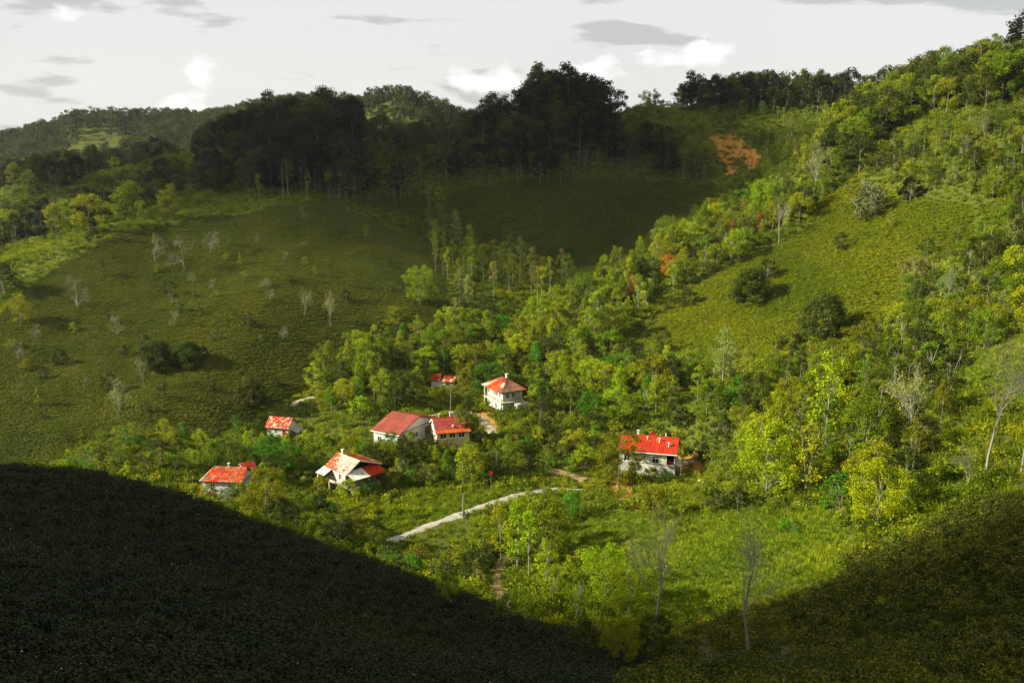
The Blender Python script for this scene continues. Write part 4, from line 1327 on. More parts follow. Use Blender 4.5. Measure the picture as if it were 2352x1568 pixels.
# trees that can be told apart in the photograph: foot pixel, height in pixels, kind, colour, label
SOLO = [
    # left tea field
    (355, 600, 52, 'bare_wide', 'grey', 'faint bare tree, leftmost of three at the top of the left tea field'),
    (425, 618, 72, 'bare_wide', 'grey', 'pale bare spreading tree, largest of three at the top of the left tea field'),
    (485, 584, 50, 'bare_wide', 'grey', 'pale bare tree, rightmost of three at the top of the left tea field'),
    (178, 708, 68, 'bare_wide', 'grey', 'pale bare spreading tree standing alone on the left tea field'),
    (445, 652, 26, 'bare_wide', 'grey', 'small pale sapling just below the largest bare tree on the left field'),
    (490, 664, 22, 'bare_wide', 'grey', 'tiny pale sapling right of the leaning dark tree on the left field'),
    (237, 636, 40, 'conifer', 'dark', 'small dark pointed tree with round shadow high on the left tea field'),
    (388, 684, 44, 'round', 'dark', 'small dark leaning tree with long shadow in the middle of the left tea field'),
    (412, 720, 26, 'shrub', 'dark', 'small dark shrub just below the leaning tree on the left tea field'),
    (570, 750, 34, 'shrub', 'dark', 'dark shrub alone in the right half of the left tea field'),
    (170, 765, 24, 'shrub', 'olive', 'olive shrub below the lone bare tree on the left tea field'),
    (48, 748, 72, 'round', 'yellow', 'round yellow-green tree with slanting shadow at the left picture edge'),
    (795, 690, 26, 'shrub', 'deep', 'dark shrub on the shaded shoulder right of the left tea field'),
    (908, 756, 56, 'round', 'olive', 'olive tree with dark shadow at the right end of the left tea field'),
    (362, 845, 66, 'dense', 'dark', 'left of two dark domed evergreens in the middle of the left field'),
    (432, 842, 60, 'dense', 'dark', 'right of two dark domed evergreens in the middle of the left field'),
    (330, 800, 34, 'shrub', 'dark', 'dark shrub behind the pair of domed evergreens'),
    (466, 826, 32, 'bush', 'dark', 'low dark bush at the right end of the evergreen pair'),
    (250, 898, 42, 'bush', 'dark', 'dark bush alone in the lower left tea field'),
    (60, 850, 28, 'bush', 'olive', 'leftmost low bush on the bank across the left field'),
    (140, 838, 36, 'bush', 'dark', 'dark bush at the right end of the left field bank'),
    (578, 930, 62, 'dense', 'dark', 'dark round evergreen above the small cottage'),
    (332, 895, 66, 'bare_sparse', 'pale', 'pale wispy tree beside the two domed evergreens'),
    (275, 975, 80, 'bare_sparse', 'pale', 'pale fluffy tree at the lower edge of the left tea field'),
    (12, 680, 78, 'bush', 'dark', 'big dark bush cut by the left picture edge'),
    (215, 556, 66, 'conifer', 'deep', 'dark upright conifer on the crest above the left tea field'),
    (700, 728, 52, 'bare_sparse', 'pale', 'pale feathery tree at the foot of the thin field path'),
    (760, 752, 62, 'bare_sparse', 'pale', 'pale rounded feathery tree right of the field path'),
    (755, 832, 56, 'slim', 'pale', 'slim pale tree at the right border of the left tea field'),
    (668, 950, 34, 'conifer', 'vivid', 'vivid green small conifer right above the cottage roof'),
    (965, 702, 96, 'big', 'olive', 'large olive tree on the shaded edge above the hamlet'),
    (1085, 690, 60, 'round', 'dark', 'dark round tree in the shade right of the large olive tree'),
    (1046, 780, 98, 'slim', 'pale', 'tallest slim pale tree in the gully above the hamlet'),
    (1118, 800, 90, 'slim', 'yellow', 'slim yellow-green tree just right of the tallest gully tree'),
    # right tea field
    (1725, 694, 80, 'dense', 'dark', 'round dark evergreen at the left side of the right tea field'),
    (1762, 640, 46, 'bush', 'dark', 'dark bush just behind the round evergreen on the right tea field'),
    (1580, 702, 40, 'bush', 'dark', 'small round bush at the left tip of the right tea field'),
    (1895, 772, 100, 'dense', 'dark', 'large dark spreading evergreen in the middle of the right tea field'),
    (1780, 818, 52, 'conifer', 'olive', 'small olive conifer at the lower edge of the right tea field'),
    (1930, 580, 46, 'round', 'dark', 'small dark tree with visible trunk in the upper right tea field'),
    (1998, 502, 82, 'bush', 'grey', 'large greyish bush at the top of the right tea field'),
    (2090, 462, 54, 'bush', 'deep', 'blackish wide bush above the right tea field'),
    (2042, 528, 34, 'shrub', 'yellow', 'small yellow-green shrub right of the greyish bush'),
    (1870, 462, 98, 'bare_sparse', 'pale', 'tall pale nearly bare tree on the tip of the right spur'),
    (1788, 562, 74, 'bare', 'pale', 'bare white-trunked tree at the top left of the right tea field'),
    (1660, 882, 140, 'open', 'pale', 'big pale airy tree at the foot of the right tea field'),
    (1895, 1040, 250, 'open', 'yellow', 'tall yellow-green airy tree with a long straight trunk on the right slope'),
    (1700, 928, 66, 'bush', 'vivid', 'vivid green bush below the right tea field'),
    (1525, 818, 62, 'round', 'dark', 'dark round tree at the left foot of the right tea field'),
    (2010, 1030, 165, 'big', 'green', 'dense mid green tree right of the tall airy tree'),
    (2262, 1098, 255, 'bare', 'pale', 'tall bare pale tree standing on the far right slope'),
    (2346, 1090, 260, 'bare', 'pale', 'bare pale tree cut by the right picture edge'),
    (2095, 1040, 170, 'bare_sparse', 'yellow', 'sparse yellow-green tree left of the tall bare tree'),
    (1760, 1142, 190, 'big', 'lime', 'biggest yellow-green tree right of the white house'),
    (1850, 1135, 170, 'multi', 'yellow', 'feathery yellow-green tree right of the biggest tree'),
    (2012, 1250, 175, 'big', 'yellow', 'large yellow-green thicket tree at the edge of the right shade'),
    (2080, 1150, 130, 'round', 'dark', 'dark tree behind the yellow-green thicket at the right shade'),
    (1930, 1175, 90, 'bush', 'vivid', 'vivid green bush between the biggest tree and the thicket tree'),
    (1420, 1120, 140, 'big', 'olive', 'big olive tree half hiding the left end of the white house'),
    (1500, 1195, 84, 'round', 'olive', 'round olive tree on the bank below the white house'),
    (1566, 1192, 58, 'cypress', 'lime', 'narrow lime green columnar tree on the meadow edge'),
    (1606, 1056, 48, 'bush', 'dark', 'dark round bush at the right edge of the dirt yard'),
    (1645, 1172, 52, 'bush', 'dark', 'left of two dark bushes under the biggest yellow-green tree'),
    (1695, 1168, 50, 'bush', 'dark', 'right of two dark bushes under the biggest yellow-green tree'),
    (1556, 978, 52, 'bush', 'dark', 'dark round bush in the glade behind the white house'),
    (1800, 1220, 34, 'shrub', 'vivid', 'left vivid green shrub on the right meadow'),
    (1822, 1224, 38, 'shrub', 'vivid', 'right vivid green shrub on the right meadow'),
    (1550, 1230, 40, 'shrub', 'olive', 'olive shrub on the meadow below the columnar tree'),
    # front
    (1506, 1475, 235, 'bare', 'pale', 'tall bare poplar-like tree in the shadow at the front of the meadow'),
    (1722, 1520, 275, 'bare', 'grey', 'big bare tree with spreading limbs at the front of the dark slope'),
    (1150, 1292, 150, 'open', 'yellow', 'leftmost slim yellow-green tree in the clump below the road'),
    (1188, 1312, 170, 'tall', 'lime', 'lime green tree second from the left in the clump below the road'),
    (1214, 1335, 175, 'slim', 'lime', 'tallest slim tree in the clump below the road'),
    (1252, 1292, 165, 'big', 'olive', 'olive tree in the middle of the clump below the road'),
    (1280, 1262, 125, 'multi', 'yellow', 'many-stemmed yellow-green tree at the right of the clump below the road'),
    (1230, 1240, 100, 'tall', 'olive', 'olive tree at the back of the clump below the road'),
    (1390, 1402, 165, 'big', 'lime', 'feathery lime green tree on the front meadow slope'),
    (1325, 1440, 150, 'multi', 'olive', 'feathery olive tree at the gully mouth'),
    (1445, 1445, 150, 'big', 'olive', 'broad olive tree in front of the meadow'),
    (1270, 1395, 105, 'multi', 'yellow', 'feathery yellow-green tree beside the earth path'),
    (1500, 1520, 120, 'big', 'dark', 'dark broad tree at the foot of the bare poplar-like tree'),
    (1420, 1530, 120, 'big', 'olive', 'olive broad tree at the bottom edge, right of the near spur'),
    (1255, 1345, 120, 'multi', 'lime', 'lime green many-stemmed tree at the front of the clump below the road'),
    (1350, 1505, 90, 'bush', 'dark', 'dark wide bush at the lower middle of the picture'),
    (1312, 1198, 74, 'round', 'vivid', 'vivid green round tree at the right end of the road'),
    (1028, 1392, 80, 'round', 'green', 'mid green broad-leaved tree at the edge of the near spur'),
    (1165, 1432, 70, 'bush', 'green', 'mid green bush beside the earth path in the gully'),
    (612, 1215, 150, 'big', 'olive', 'large olive tree right of the overgrown house'),
    (775, 1112, 52, 'round', 'dark', 'small dark tree right in front of the weathered house'),
    (1064, 1192, 172, 'slim', 'yellow', 'slender sparse tree standing at the roadside'),
    (2212, 1228, 100, 'bare_sparse', 'grey', 'thin dead sapling on the dark right slope'),
    (1845, 1478, 46, 'slim', 'pale', 'thin pale stem on the dark slope beneath the thicket tree'),
    (1943, 1448, 44, 'slim', 'pale', 'short thin pale stem in the lower right shade'),
    (2346, 190, 160, 'forest', 'deep', 'tall blackish tree at the top right corner of the picture'),
    (1625, 1545, 80, 'bare_low', 'grey', 'left of two low bare branchy shrubs at the bottom edge'),
    (1790, 1552, 78, 'bare_low', 'grey', 'right of two low bare branchy shrubs at the bottom edge'),
    (482, 1152, 40, 'bush', 'olive', 'leftmost olive bush in front of the overgrown house'),
    (520, 1160, 44, 'bush', 'grey', 'greyish bush in front of the overgrown house'),
    (556, 1156, 52, 'bush', 'green', 'mid green bush at the right corner of the overgrown house'),
    (738, 1138, 46, 'bush', 'olive', 'olive bush at the left posts of the weathered house'),
    (800, 1150, 52, 'bush', 'yellow', 'yellow-green bush in front of the weathered house'),
    (850, 1140, 44, 'bush', 'vivid', 'vivid green bush at the right posts of the weathered house'),
    (884, 1122, 44, 'bush', 'green', 'mid green bush just right of the weathered house'),
    (898, 1028, 40, 'bush', 'vivid', 'vivid green bush at the left corner of the barn'),
    (940, 1036, 46, 'bush', 'olive', 'olive bush in front of the barn gable'),
    (990, 1038, 40, 'bush', 'dark', 'dark bush between the barn and the cream-walled house'),
    (1030, 1044, 40, 'bush', 'olive', 'olive bush below the cream-walled house'),
    (1462, 1104, 46, 'bush', 'olive', 'olive bush at the left foot of the white house'),
    (1498, 1108, 34, 'bush', 'lime', 'lime green bush at the front wall of the white house'),
    (1532, 1112, 34, 'bush', 'green', 'mid green bush at the right foot of the white house'),
    (1090, 1380, 95, 'round', 'dark', 'dark round tree where the near spur meets the earth path'),
    (960, 1330, 90, 'round', 'olive', 'olive round tree on the far side of the near spur crest'),
    (860, 1295, 95, 'multi', 'olive', 'many-stemmed olive tree behind the near spur crest'),
    (740, 1262, 95, 'round', 'green', 'mid green round tree behind the near spur crest'),
    (1110, 1265, 90, 'round', 'olive', 'round olive tree left of the clump below the road'),
    (1330, 1330, 70, 'bush', 'yellow', 'yellow-green bush right of the clump below the road'),
    (1440, 1340, 110, 'multi', 'yellow', 'feathery yellow-green tree on the front meadow'),
    (1216, 1152, 34, 'bush', 'olive', 'olive bush hiding the far bend of the road'),
    (1252, 1150, 36, 'bush', 'lime', 'lime green bush hiding the right end of the road'),
    # colour accents
    (1455, 690, 60, 'round', 'orange', 'orange autumn tree at the left edge of the spur belt'),
    (1535, 640, 58, 'round', 'orange', 'orange autumn tree higher up the spur belt'),
    (1680, 545, 44, 'round', 'rust', 'rusty tree near the top of the spur belt'),
    (1745, 540, 50, 'tall', 'red', 'dark red tree beside the upper right tea field'),
    (1215, 905, 28, 'bush', 'red', 'red-leaved bush beside the hipped house'),
    (1500, 600, 84, 'slim', 'pale', 'tall slim pale tree on the shadow edge of the spur'),
    (1075, 1020, 120, 'tall', 'dark', 'tall dark tree right of the cream-walled house'),
    (1065, 1015, 90, 'round', 'olive', 'olive tree against the right wall of the cream-walled house'),
    (1240, 1010, 110, 'round', 'dark', 'large dark tree right of the hipped house'),
    (1360, 975, 80, 'round', 'vivid', 'vivid green tree in the middle of the wood behind the white house'),
]
for (u, v, hp, kind, col, lab) in SOLO:
    plant(u, v, hp, kind, col, lab, y0=(60 if v > 1380 else 122))

# the woods: polygon of feet, count, height in metres, kinds with weights, colours with weights, phrase
WOODS = [
    ([(1500, 250), (1960, 250), (1980, 285), (1880, 320), (1740, 305), (1560, 290)], 44, (3.5, 8), 390, 500, [('round', 4), ('slim', 4), ('open', 3), ('bush', 2)], [('olive', 5), ('dark', 3), ('green', 2), ('pale', 1)], 'on the saddle above the scar', 2.6),
    (POLY['scar'][0], 34, (1.4, 3.2), 330, 460, [('bush', 5), ('shrub', 4)], [('orange', 8), ('rust', 2), ('olive', 2)], 'on the landslide scar', 1.8),
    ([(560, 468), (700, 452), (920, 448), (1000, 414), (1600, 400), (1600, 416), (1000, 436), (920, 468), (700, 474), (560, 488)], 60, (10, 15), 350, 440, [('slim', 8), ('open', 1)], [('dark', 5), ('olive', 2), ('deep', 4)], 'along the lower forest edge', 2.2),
    ([(20, 760), (150, 640), (300, 570), (480, 530), (700, 500), (880, 560), (980, 640), (960, 740), (800, 820), (700, 880), (560, 930), (300, 960), (100, 1000), (20, 900)], 70, (2.4, 5.0), 180, 350, [('shrub', 5), ('bush', 4), ('bare_wide', 2), ('conifer', 1), ('round', 3)], [('dark', 8), ('olive', 3), ('grey', 1)], 'dotted over the left tea field', 5.5),
    ([(1540, 740), (1700, 640), (1860, 540), (1960, 450), (2200, 490), (2060, 600), (2000, 740), (1800, 730), (1640, 800)], 9, (1.2, 3), 220, 330, [('shrub', 6), ('bush', 2)], [('dark', 5), ('olive', 4)], 'dotted over the right tea field', 7.0),
    ([(470, 340), (700, 312), (880, 330), (1060, 340), (1130, 310), (1260, 272), (1400, 268), (1440, 300), (1500, 330), (1600, 405), (1000, 420), (920, 452), (700, 458), (560, 474), (430, 450), (420, 385)],
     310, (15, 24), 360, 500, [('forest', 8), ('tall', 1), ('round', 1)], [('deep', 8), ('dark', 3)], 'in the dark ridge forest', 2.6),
    ([(0, 430), (150, 405), (400, 392), (430, 455), (420, 505), (250, 530), (120, 600), (0, 650), (-60, 600)], 110, (8, 14), 320, 490, [('forest', 5), ('round', 3), ('open', 2)], [('olive', 3), ('dark', 6), ('deep', 3), ('pale', 1)], 'beyond the left tea field', 3.2),
    ([(980, 450), (1060, 560), (1120, 600), (1250, 640), (1330, 650), (1310, 700), (1160, 705), (1030, 720), (985, 600)], 52, (9, 14), 280, 425, [('slim', 7), ('open', 2), ('tall', 1)], [('olive', 5), ('pale', 3), ('yellow', 1)], 'in the shaded gully', 2.6),
    ([(1190, 800), (1270, 700), (1400, 650), (1500, 575), (1650, 505), (1850, 395), (1900, 445), (1840, 510), (1700, 600), (1500, 690), (1440, 780), (1420, 835), (1300, 850)], 230, (6, 11.5), 240, 360, [('round', 5), ('tall', 3), ('open', 3), ('multi', 2)], [('yellow', 5), ('lime', 4), ('olive', 5), ('green', 2), ('dark', 1)], 'in the sunlit spur belt', 1.9),
    ([(750, 850), (900, 800), (1050, 760), (1250, 790), (1450, 835), (1600, 860), (1580, 930), (1420, 985), (1250, 960), (1080, 935), (960, 930), (880, 955), (740, 955), (720, 905)], 250, (5, 10), 205, 290, [('round', 5), ('tall', 3), ('open', 3), ('bush', 2), ('slim', 1)], [('olive', 6), ('yellow', 4), ('green', 3), ('dark', 3), ('vivid', 1), ('lime', 3)], 'in the wood above the hamlet', 1.9),
    ([(440, 1075), (620, 1015), (880, 1025), (1100, 1005), (1400, 1010), (1370, 1080), (1200, 1095), (1100, 1110), (900, 1130), (880, 1090), (730, 1120), (700, 1165), (560, 1160)], 200, (3.5, 7.5), 165, 225, [('round', 4), ('tall', 2), ('bush', 4), ('shrub', 2), ('open', 1)], [('olive', 5), ('green', 5), ('vivid', 2), ('dark', 2), ('yellow', 4)], 'among the houses of the hamlet', 1.8),
    ([(540, 1160), (700, 1170), (850, 1235), (900, 1255), (1100, 1215), (1125, 1300), (1110, 1410), (950, 1375), (800, 1295), (640, 1235)], 130, (3.5, 7.5), 125, 185, [('round', 3), ('bush', 5), ('multi', 2), ('tall', 1)], [('olive', 6), ('green', 3), ('vivid', 2), ('dark', 2)], 'below the road', 1.8),
    ([(1600, 870), (1850, 850), (2000, 800), (2080, 720), (2150, 780), (2210, 850), (2170, 950), (2130, 1090), (2000, 1150), (1850, 1140), (1640, 1070), (1600, 960)], 150, (4.5, 9.5), 130, 250, [('round', 5), ('open', 3), ('tall', 2), ('multi', 2), ('bush', 2)], [('olive', 6), ('yellow', 3), ('green', 5), ('dark', 4), ('pale', 1)], 'below the right tea field', 2.0),
    ([(1890, 350), (2050, 230), (2150, 190), (2352, 165), (2420, 180), (2380, 240), (2110, 275), (2000, 340), (1960, 430), (1900, 450)], 120, (10, 17), 280, 410, [('round', 6), ('open', 1), ('forest', 3)], [('olive', 5), ('dark', 6), ('green', 3)], 'along the upper right ridge', 2.8),
    ([(2070, 600), (2250, 565), (2352, 500), (2420, 500), (2420, 740), (2180, 840), (2100, 750)], 95, (5, 9), 170, 290, [('round', 6), ('open', 3), ('bare_sparse', 1), ('bush', 2)], [('olive', 6), ('dark', 4), ('green', 4), ('pale', 1), ('yellow', 1)], 'right of the right tea field', 2.6),
    ([(1560, 240), (1750, 236), (2030, 242), (2010, 262), (1560, 258)], 80, (10, 16), 420, 530, [('forest', 8), ('slim', 2)], [('deep', 7), ('dark', 3)], 'on the dark right skyline', 2.4),
    ([(1480, 250), (1560, 255), (1560, 300), (1640, 306), (1620, 430), (1560, 410), (1500, 340)], 40, (6, 11), 380, 470, [('round', 4), ('slim', 3), ('open', 3)], [('olive', 5), ('dark', 2), ('pale', 3)], 'around the landslide scar', 2.6),
    ([(1700, 300), (1950, 270), (1960, 330), (1860, 400), (1760, 440), (1740, 370)], 60, (5, 9), 340, 460, [('round', 5), ('open', 3), ('multi', 2)], [('olive', 6), ('green', 2), ('pale', 2), ('yellow', 2)], 'right of the landslide scar', 2.6),
    ([(1970, 400), (2000, 345), (2352, 245), (2420, 260), (2420, 480), (2250, 470)], 130, (4, 8.5), 230, 390, [('bush', 3), ('bare_sparse', 1), ('round', 6), ('shrub', 2), ('open', 2)], [('olive', 6), ('green', 3), ('yellow', 2), ('pale', 1), ('dark', 5)], 'above the right tea field', 2.4),
    ([(140, 1010), (420, 1000), (560, 990), (580, 1060), (460, 1085), (300, 1105), (170, 1080)], 60, (2.5, 5.5), 165, 215, [('bush', 5), ('round', 3), ('multi', 2), ('shrub', 2)], [('olive', 5), ('vivid', 3), ('dark', 4), ('yellow', 2)], 'below the left tea field', 2.2),
    ([(1620, 1060), (1900, 1150), (2050, 1180), (2080, 1280), (1990, 1290), (1900, 1175), (1640, 1180)], 24, (2, 4.5), 120, 190, [('bush', 4), ('multi', 2), ('shrub', 3)], [('olive', 4), ('yellow', 3), ('dark', 3), ('green', 2)], 'above the meadow', 2.4),
    ([(2050, 1290), (2352, 1130), (2352, 1500), (2000, 1540), (1760, 1500), (1800, 1400)], 34, (1.2, 3.2), 50, 125, [('bush', 4), ('shrub', 4)], [('dark', 5), ('olive', 4)], 'on the dark lower slope', 3.0),
]
rw = random.Random(5)
SUNNY = [(HOUSES[k][0], HOUSES[k][1], r_) for k, r_ in dict(right=7, lower=5, upper=5, cottage=3.5, left=4.5, red=4, barn=5).items()]   # walls the sun reaches
grid = {}


def near(x, y, dmin):
    i, j = int(x // 6), int(y // 6)
    for a in (i - 1, i, i + 1):
        for b in (j - 1, j, j + 1):
            for (px, py) in grid.get((a, b), ()):
                if (px - x) ** 2 + (py - y) ** 2 < dmin * dmin: return True
    return False


for P in PLANTED:
    grid.setdefault((int(P[0] // 6), int(P[1] // 6)), []).append((P[0], P[1]))
for (poly, cnt, (h0, h1), ya, yb, kinds, cols, phrase, dmin) in WOODS:
    us = [p[0] for p in poly]; vs = [p[1] for p in poly]
    # candidates even over the ground, kept when their foot lies in the polygon
    corners = [ground(u, v, ya) for u, v in poly]
    corners = [c for c in corners if c]
    x0, x1 = min(c[0] for c in corners) - 4, max(c[0] for c in corners) + 4
    y0_, y1_ = max(ya, min(c[1] for c in corners) - 6), min(yb, max(c[1] for c in corners) + 25)
    got = 0
    for trial in range(cnt * 60):
        if got >= cnt: break
        x, y = rw.uniform(x0, x1), rw.uniform(y0_, y1_)
        z = float(H(x, y))
        u, v, d = (float(q) for q in project(x, y, z))
        if not inpoly(np.array([u]), np.array([v]), poly)[0]: continue
        if near(x, y, dmin) or blocked(x, y): continue
        kind = rw.choices([k for k, w in kinds], [w for k, w in kinds])[0]
        hh = rw.uniform(h0, h1) * (0.55 if kind in ('bush', 'shrub') else 1.0)
        if phrase == 'in the dark ridge forest':
            hh *= float(np.interp(u, [430, 540, 640, 740, 810, 850, 1050, 1090, 1250, 1330, 1450, 1600], [.5, .65, 1, 1.1, 1, .5, .5, .85, 1.1, 1.05, .8, .7]))
        hpx = hh * F / d
        if keep_out(u, v, hpx, hpx * WID[kind], y):
            hh *= 0.45; hpx *= .45; kind = 'shrub' if kind != 'bush' else 'bush'
            if keep_out(u, v, hpx, hpx * WID[kind], y): continue
        if any(0 < (x - a) * SUN_H[0] + (y - b) * SUN_H[1] < 22 and abs((x - a) * SUN_H[1] - (y - b) * SUN_H[0]) < r_ + 1
               and hh > .5 + .5 * ((x - a) * SUN_H[0] + (y - b) * SUN_H[1] - r_) and kind not in ('bush', 'shrub') for a, b, r_ in SUNNY):
            kind = 'bush'; hh = min(hh, 2.2)
        col = rw.choices([k for k, w in cols], [w for k, w in cols])[0]
        PLANTED.append([x, y, z, kind, hh, col, None, phrase, u, v, rw.uniform(.85, 1.25), d])
        grid.setdefault((int(x // 6), int(y // 6)), []).append((x, y))
        got += 1

# the largest 300 of each sort stand as things of their own, the rest goes into the woodland
rest = []
single = [P for P in PLANTED if P[6]]
for s_ in sorted(set(P[3] for P in PLANTED)):
    many = [P for P in PLANTED if not P[6] and P[3] == s_]
    many.sort(key=lambda P: -P[4] / P[11])
    lim = 300 - sum(1 for P in PLANTED if P[6] and P[3] == s_)
    single += many[:lim]
    rest += many[lim:]

ORD = ['first', 'second', 'third', 'fourth', 'fifth', 'sixth', 'seventh', 'eighth', 'ninth', 'tenth', 'eleventh', 'twelfth', 'thirteenth', 'fourteenth', 'fifteenth', 'sixteenth', 'seventeenth', 'eighteenth', 'nineteenth', 'twentieth', 'twenty-first', 'twenty-second']


def name_family(L, base, ph):
    """labels for plants of one look in one wood, told apart by their place there"""
    L.sort(key=lambda P: P[8])
    if len(L) == 1: L[0][6] = f'only {base} {ph}'
    elif len(L) == 2:
        L[0][6] = f'left of two, {base} {ph}'; L[1][6] = f'right of two, {base} {ph}'
    elif len(L) <= 9:
        for i, P in enumerate(L):
            P[6] = f'{ORD[i]} from left, {base} {ph}' if i < len(L) - 1 else f'rightmost {base} {ph}'
    else:
        L.sort(key=lambda P: P[9])
        h = len(L) // 2
        for half, word in ((L[:h], 'upper'), (L[h:], 'lower')):
            half.sort(key=lambda P: P[8])
            if len(half) <= 9:
                for i, P in enumerate(half):
                    P[6] = f'{ORD[i]} from left, {word} row, {base} {ph}'
            else:
                third = -(-len(half) // 3)
                for q, side in enumerate(('left', 'middle', 'right')):
                    part = half[q * third:(q + 1) * third]
                    for i, P in enumerate(part):
                        P[6] = f'{ORD[i]} of {word} {side} row, {base} {ph}' if i < 22 else f'{word} {side} {base} {ph}'


fam = {}
for P in single:
    if not P[6]: fam.setdefault((P[3], P[5], P[7]), []).append(P)
for (k, c_, ph), L in fam.items():
    name_family(L, f'{WORD[c_]} {SHAPE[k]}', ph)


def stand(P, i):
    x, y, z, kind, hh, col, lab, phrase, u, v, wide, d = P
    prs = PROTO[kind]
    pr = prs[i % len(prs)]
    s = hh / REF[kind]
    r = random.Random(i * 7 + 1)
    o = thing(NAME[kind], lab, CAT.get(kind, 'tree'), (x, y, z), r.uniform(0, 6.28), phrase and ('plants ' + phrase))
    o.scale = (s * wide, s * wide, s)
    kb = r.uniform(.78, 1.25); kh = r.uniform(.93, 1.08)
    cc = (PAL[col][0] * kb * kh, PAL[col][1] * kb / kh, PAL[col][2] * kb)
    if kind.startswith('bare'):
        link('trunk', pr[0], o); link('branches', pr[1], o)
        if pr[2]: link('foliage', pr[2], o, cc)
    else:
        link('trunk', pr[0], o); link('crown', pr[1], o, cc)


for i, P in enumerate(single): stand(P, i)


# ------------------------------------------------------------------ plants nobody could count
def scatter(name, label, cat, pts, rot, scl, idx, protos, tilt=None):
    """instances of the prototype meshes on given points: one object"""
    me = bpy.data.meshes.new(name)
    n_ = len(pts)
    me.vertices.add(n_)
    me.vertices.foreach_set('co', np.asarray(pts, np.float32).ravel())
    for nm, ty, data in (('rot', 'FLOAT', rot), ('scl', 'FLOAT', scl), ('idx', 'INT', idx)):
        a = me.attributes.new(nm, ty, 'POINT')
        a.data.foreach_set('value', np.asarray(data, np.int32 if ty == 'INT' else np.float32))
    o = link(name, me)
    ng = bpy.data.node_groups.new(name, 'GeometryNodeTree')
    ng.interface.new_socket('Geometry', in_out='INPUT', socket_type='NodeSocketGeometry')
    ng.interface.new_socket('Geometry', in_out='OUTPUT', socket_type='NodeSocketGeometry')
    gi = N(ng, 'NodeGroupInput'); go = N(ng, 'NodeGroupOutput')
    iop = N(ng, 'GeometryNodeInstanceOnPoints')
    join = N(ng, 'GeometryNodeGeometryToInstance')
    for pm in reversed(protos):
        po = bpy.data.objects.new(pm.name, pm)
        oi = N(ng, 'GeometryNodeObjectInfo')
        oi.inputs['Object'].default_value = po
        ng.links.new(oi.outputs['Geometry'], join.inputs[0])
    def attr(nm, ty):
        q = N(ng, 'GeometryNodeInputNamedAttribute', data_type=ty)
        q.inputs['Name'].default_value = nm
        return q.outputs['Attribute']
    ng.links.new(gi.outputs[0], iop.inputs['Points'])
    ng.links.new(join.outputs[0], iop.inputs['Instance'])
    iop.inputs['Pick Instance'].default_value = True
    ng.links.new(attr('idx', 'INT'), iop.inputs['Instance Index'])
    cx = N(ng, 'ShaderNodeCombineXYZ')
    ng.links.new(attr('rot', 'FLOAT'), cx.inputs['Z'])
    e2r = N(ng, 'FunctionNodeEulerToRotation')
    ng.links.new(cx.outputs[0], e2r.inputs[0])
    ng.links.new(e2r.outputs[0], iop.inputs['Rotation'])
    ng.links.new(attr('scl', 'FLOAT'), iop.inputs['Scale'])
    ng.links.new(iop.outputs[0], go.inputs[0])
    md = o.modifiers.new('scatter', 'NODES')
    md.node_group = ng
    return tag(o, label, cat, kind='stuff')


def tuft(seed, rad, hgt, n, size, mat, up=0.5):
    """low cushion of leaves"""
    r = np.random.default_rng(seed)
    c_ = np.stack([r.normal(size=9) * rad * .4, r.normal(size=9) * rad * .4, r.uniform(.35, .8, 9) * hgt], 1)
    return quads_mesh('tuft', leaves(c_, rad * .5, n, size, r, up, flat=.75 * hgt / rad), mat)


def blades(seed, rad, hgt, n, wd, mat):
    r = np.random.default_rng(seed)
    a = r.random(n) * 6.28; q = rad * r.random(n) ** .5
    b = np.stack([q * np.cos(a), q * np.sin(a), np.zeros(n) - .05], 1)
    h = hgt * r.uniform(.5, 1.2, n)
    lean = r.normal(size=(n, 2)) * .35 * h[:, None]
    tp = b + np.concatenate([lean, h[:, None]], 1)
    sd = np.stack([np.cos(a + 1.3), np.sin(a + 1.3), np.zeros(n)], 1) * wd
    return quads_mesh('blades', np.stack([b - sd, b + sd, tp + sd * .4, tp - sd * .4], 1), mat)


def cell_points(x0, x1, y0, y1, sx, sy, r, rows=None):
    X, Y = np.meshgrid(np.arange(x0, x1, sx), np.arange(y0, y1, sy), indexing='ij')
    X = X + r.uniform(-.45, .45, X.shape) * sx * (.25 if rows == 'y' else 1)
    Y = Y + r.uniform(-.45, .45, Y.shape) * sy * (.25 if rows == 'x' else 1)
    return X.ravel(), Y.ravel()


def clear(x, y, m=0.6):
    k = np.ones(len(x), bool)
    for i in range(0, len(x), 4000):
        dd = np.hypot(x[i:i + 4000, None] - RXY[None, :, 0], y[i:i + 4000, None] - RXY[None, :, 1]) - RXY[None, :, 2] / 2
        k[i:i + 4000] &= dd.min(1) > m
    for a, b, r_ in HXY:
        k &= np.hypot(x - a, y - b) > r_ * .8
    return k


r = np.random.default_rng(99)
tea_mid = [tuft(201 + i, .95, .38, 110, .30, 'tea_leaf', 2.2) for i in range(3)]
tea_sun = [tuft(205 + i, .95, .36, 110, .30, 'tea_leaf_sunlit', 2.2) for i in range(3)]
tea_fine = [tuft(211 + i, .8, .8, 420, .13, 'tea_leaf_shaded', .7) for i in range(3)]


slope_fine = [tuft(221 + i, .9, 1.0, 360, .16, 'slope_leaf', .5) for i in range(3)]


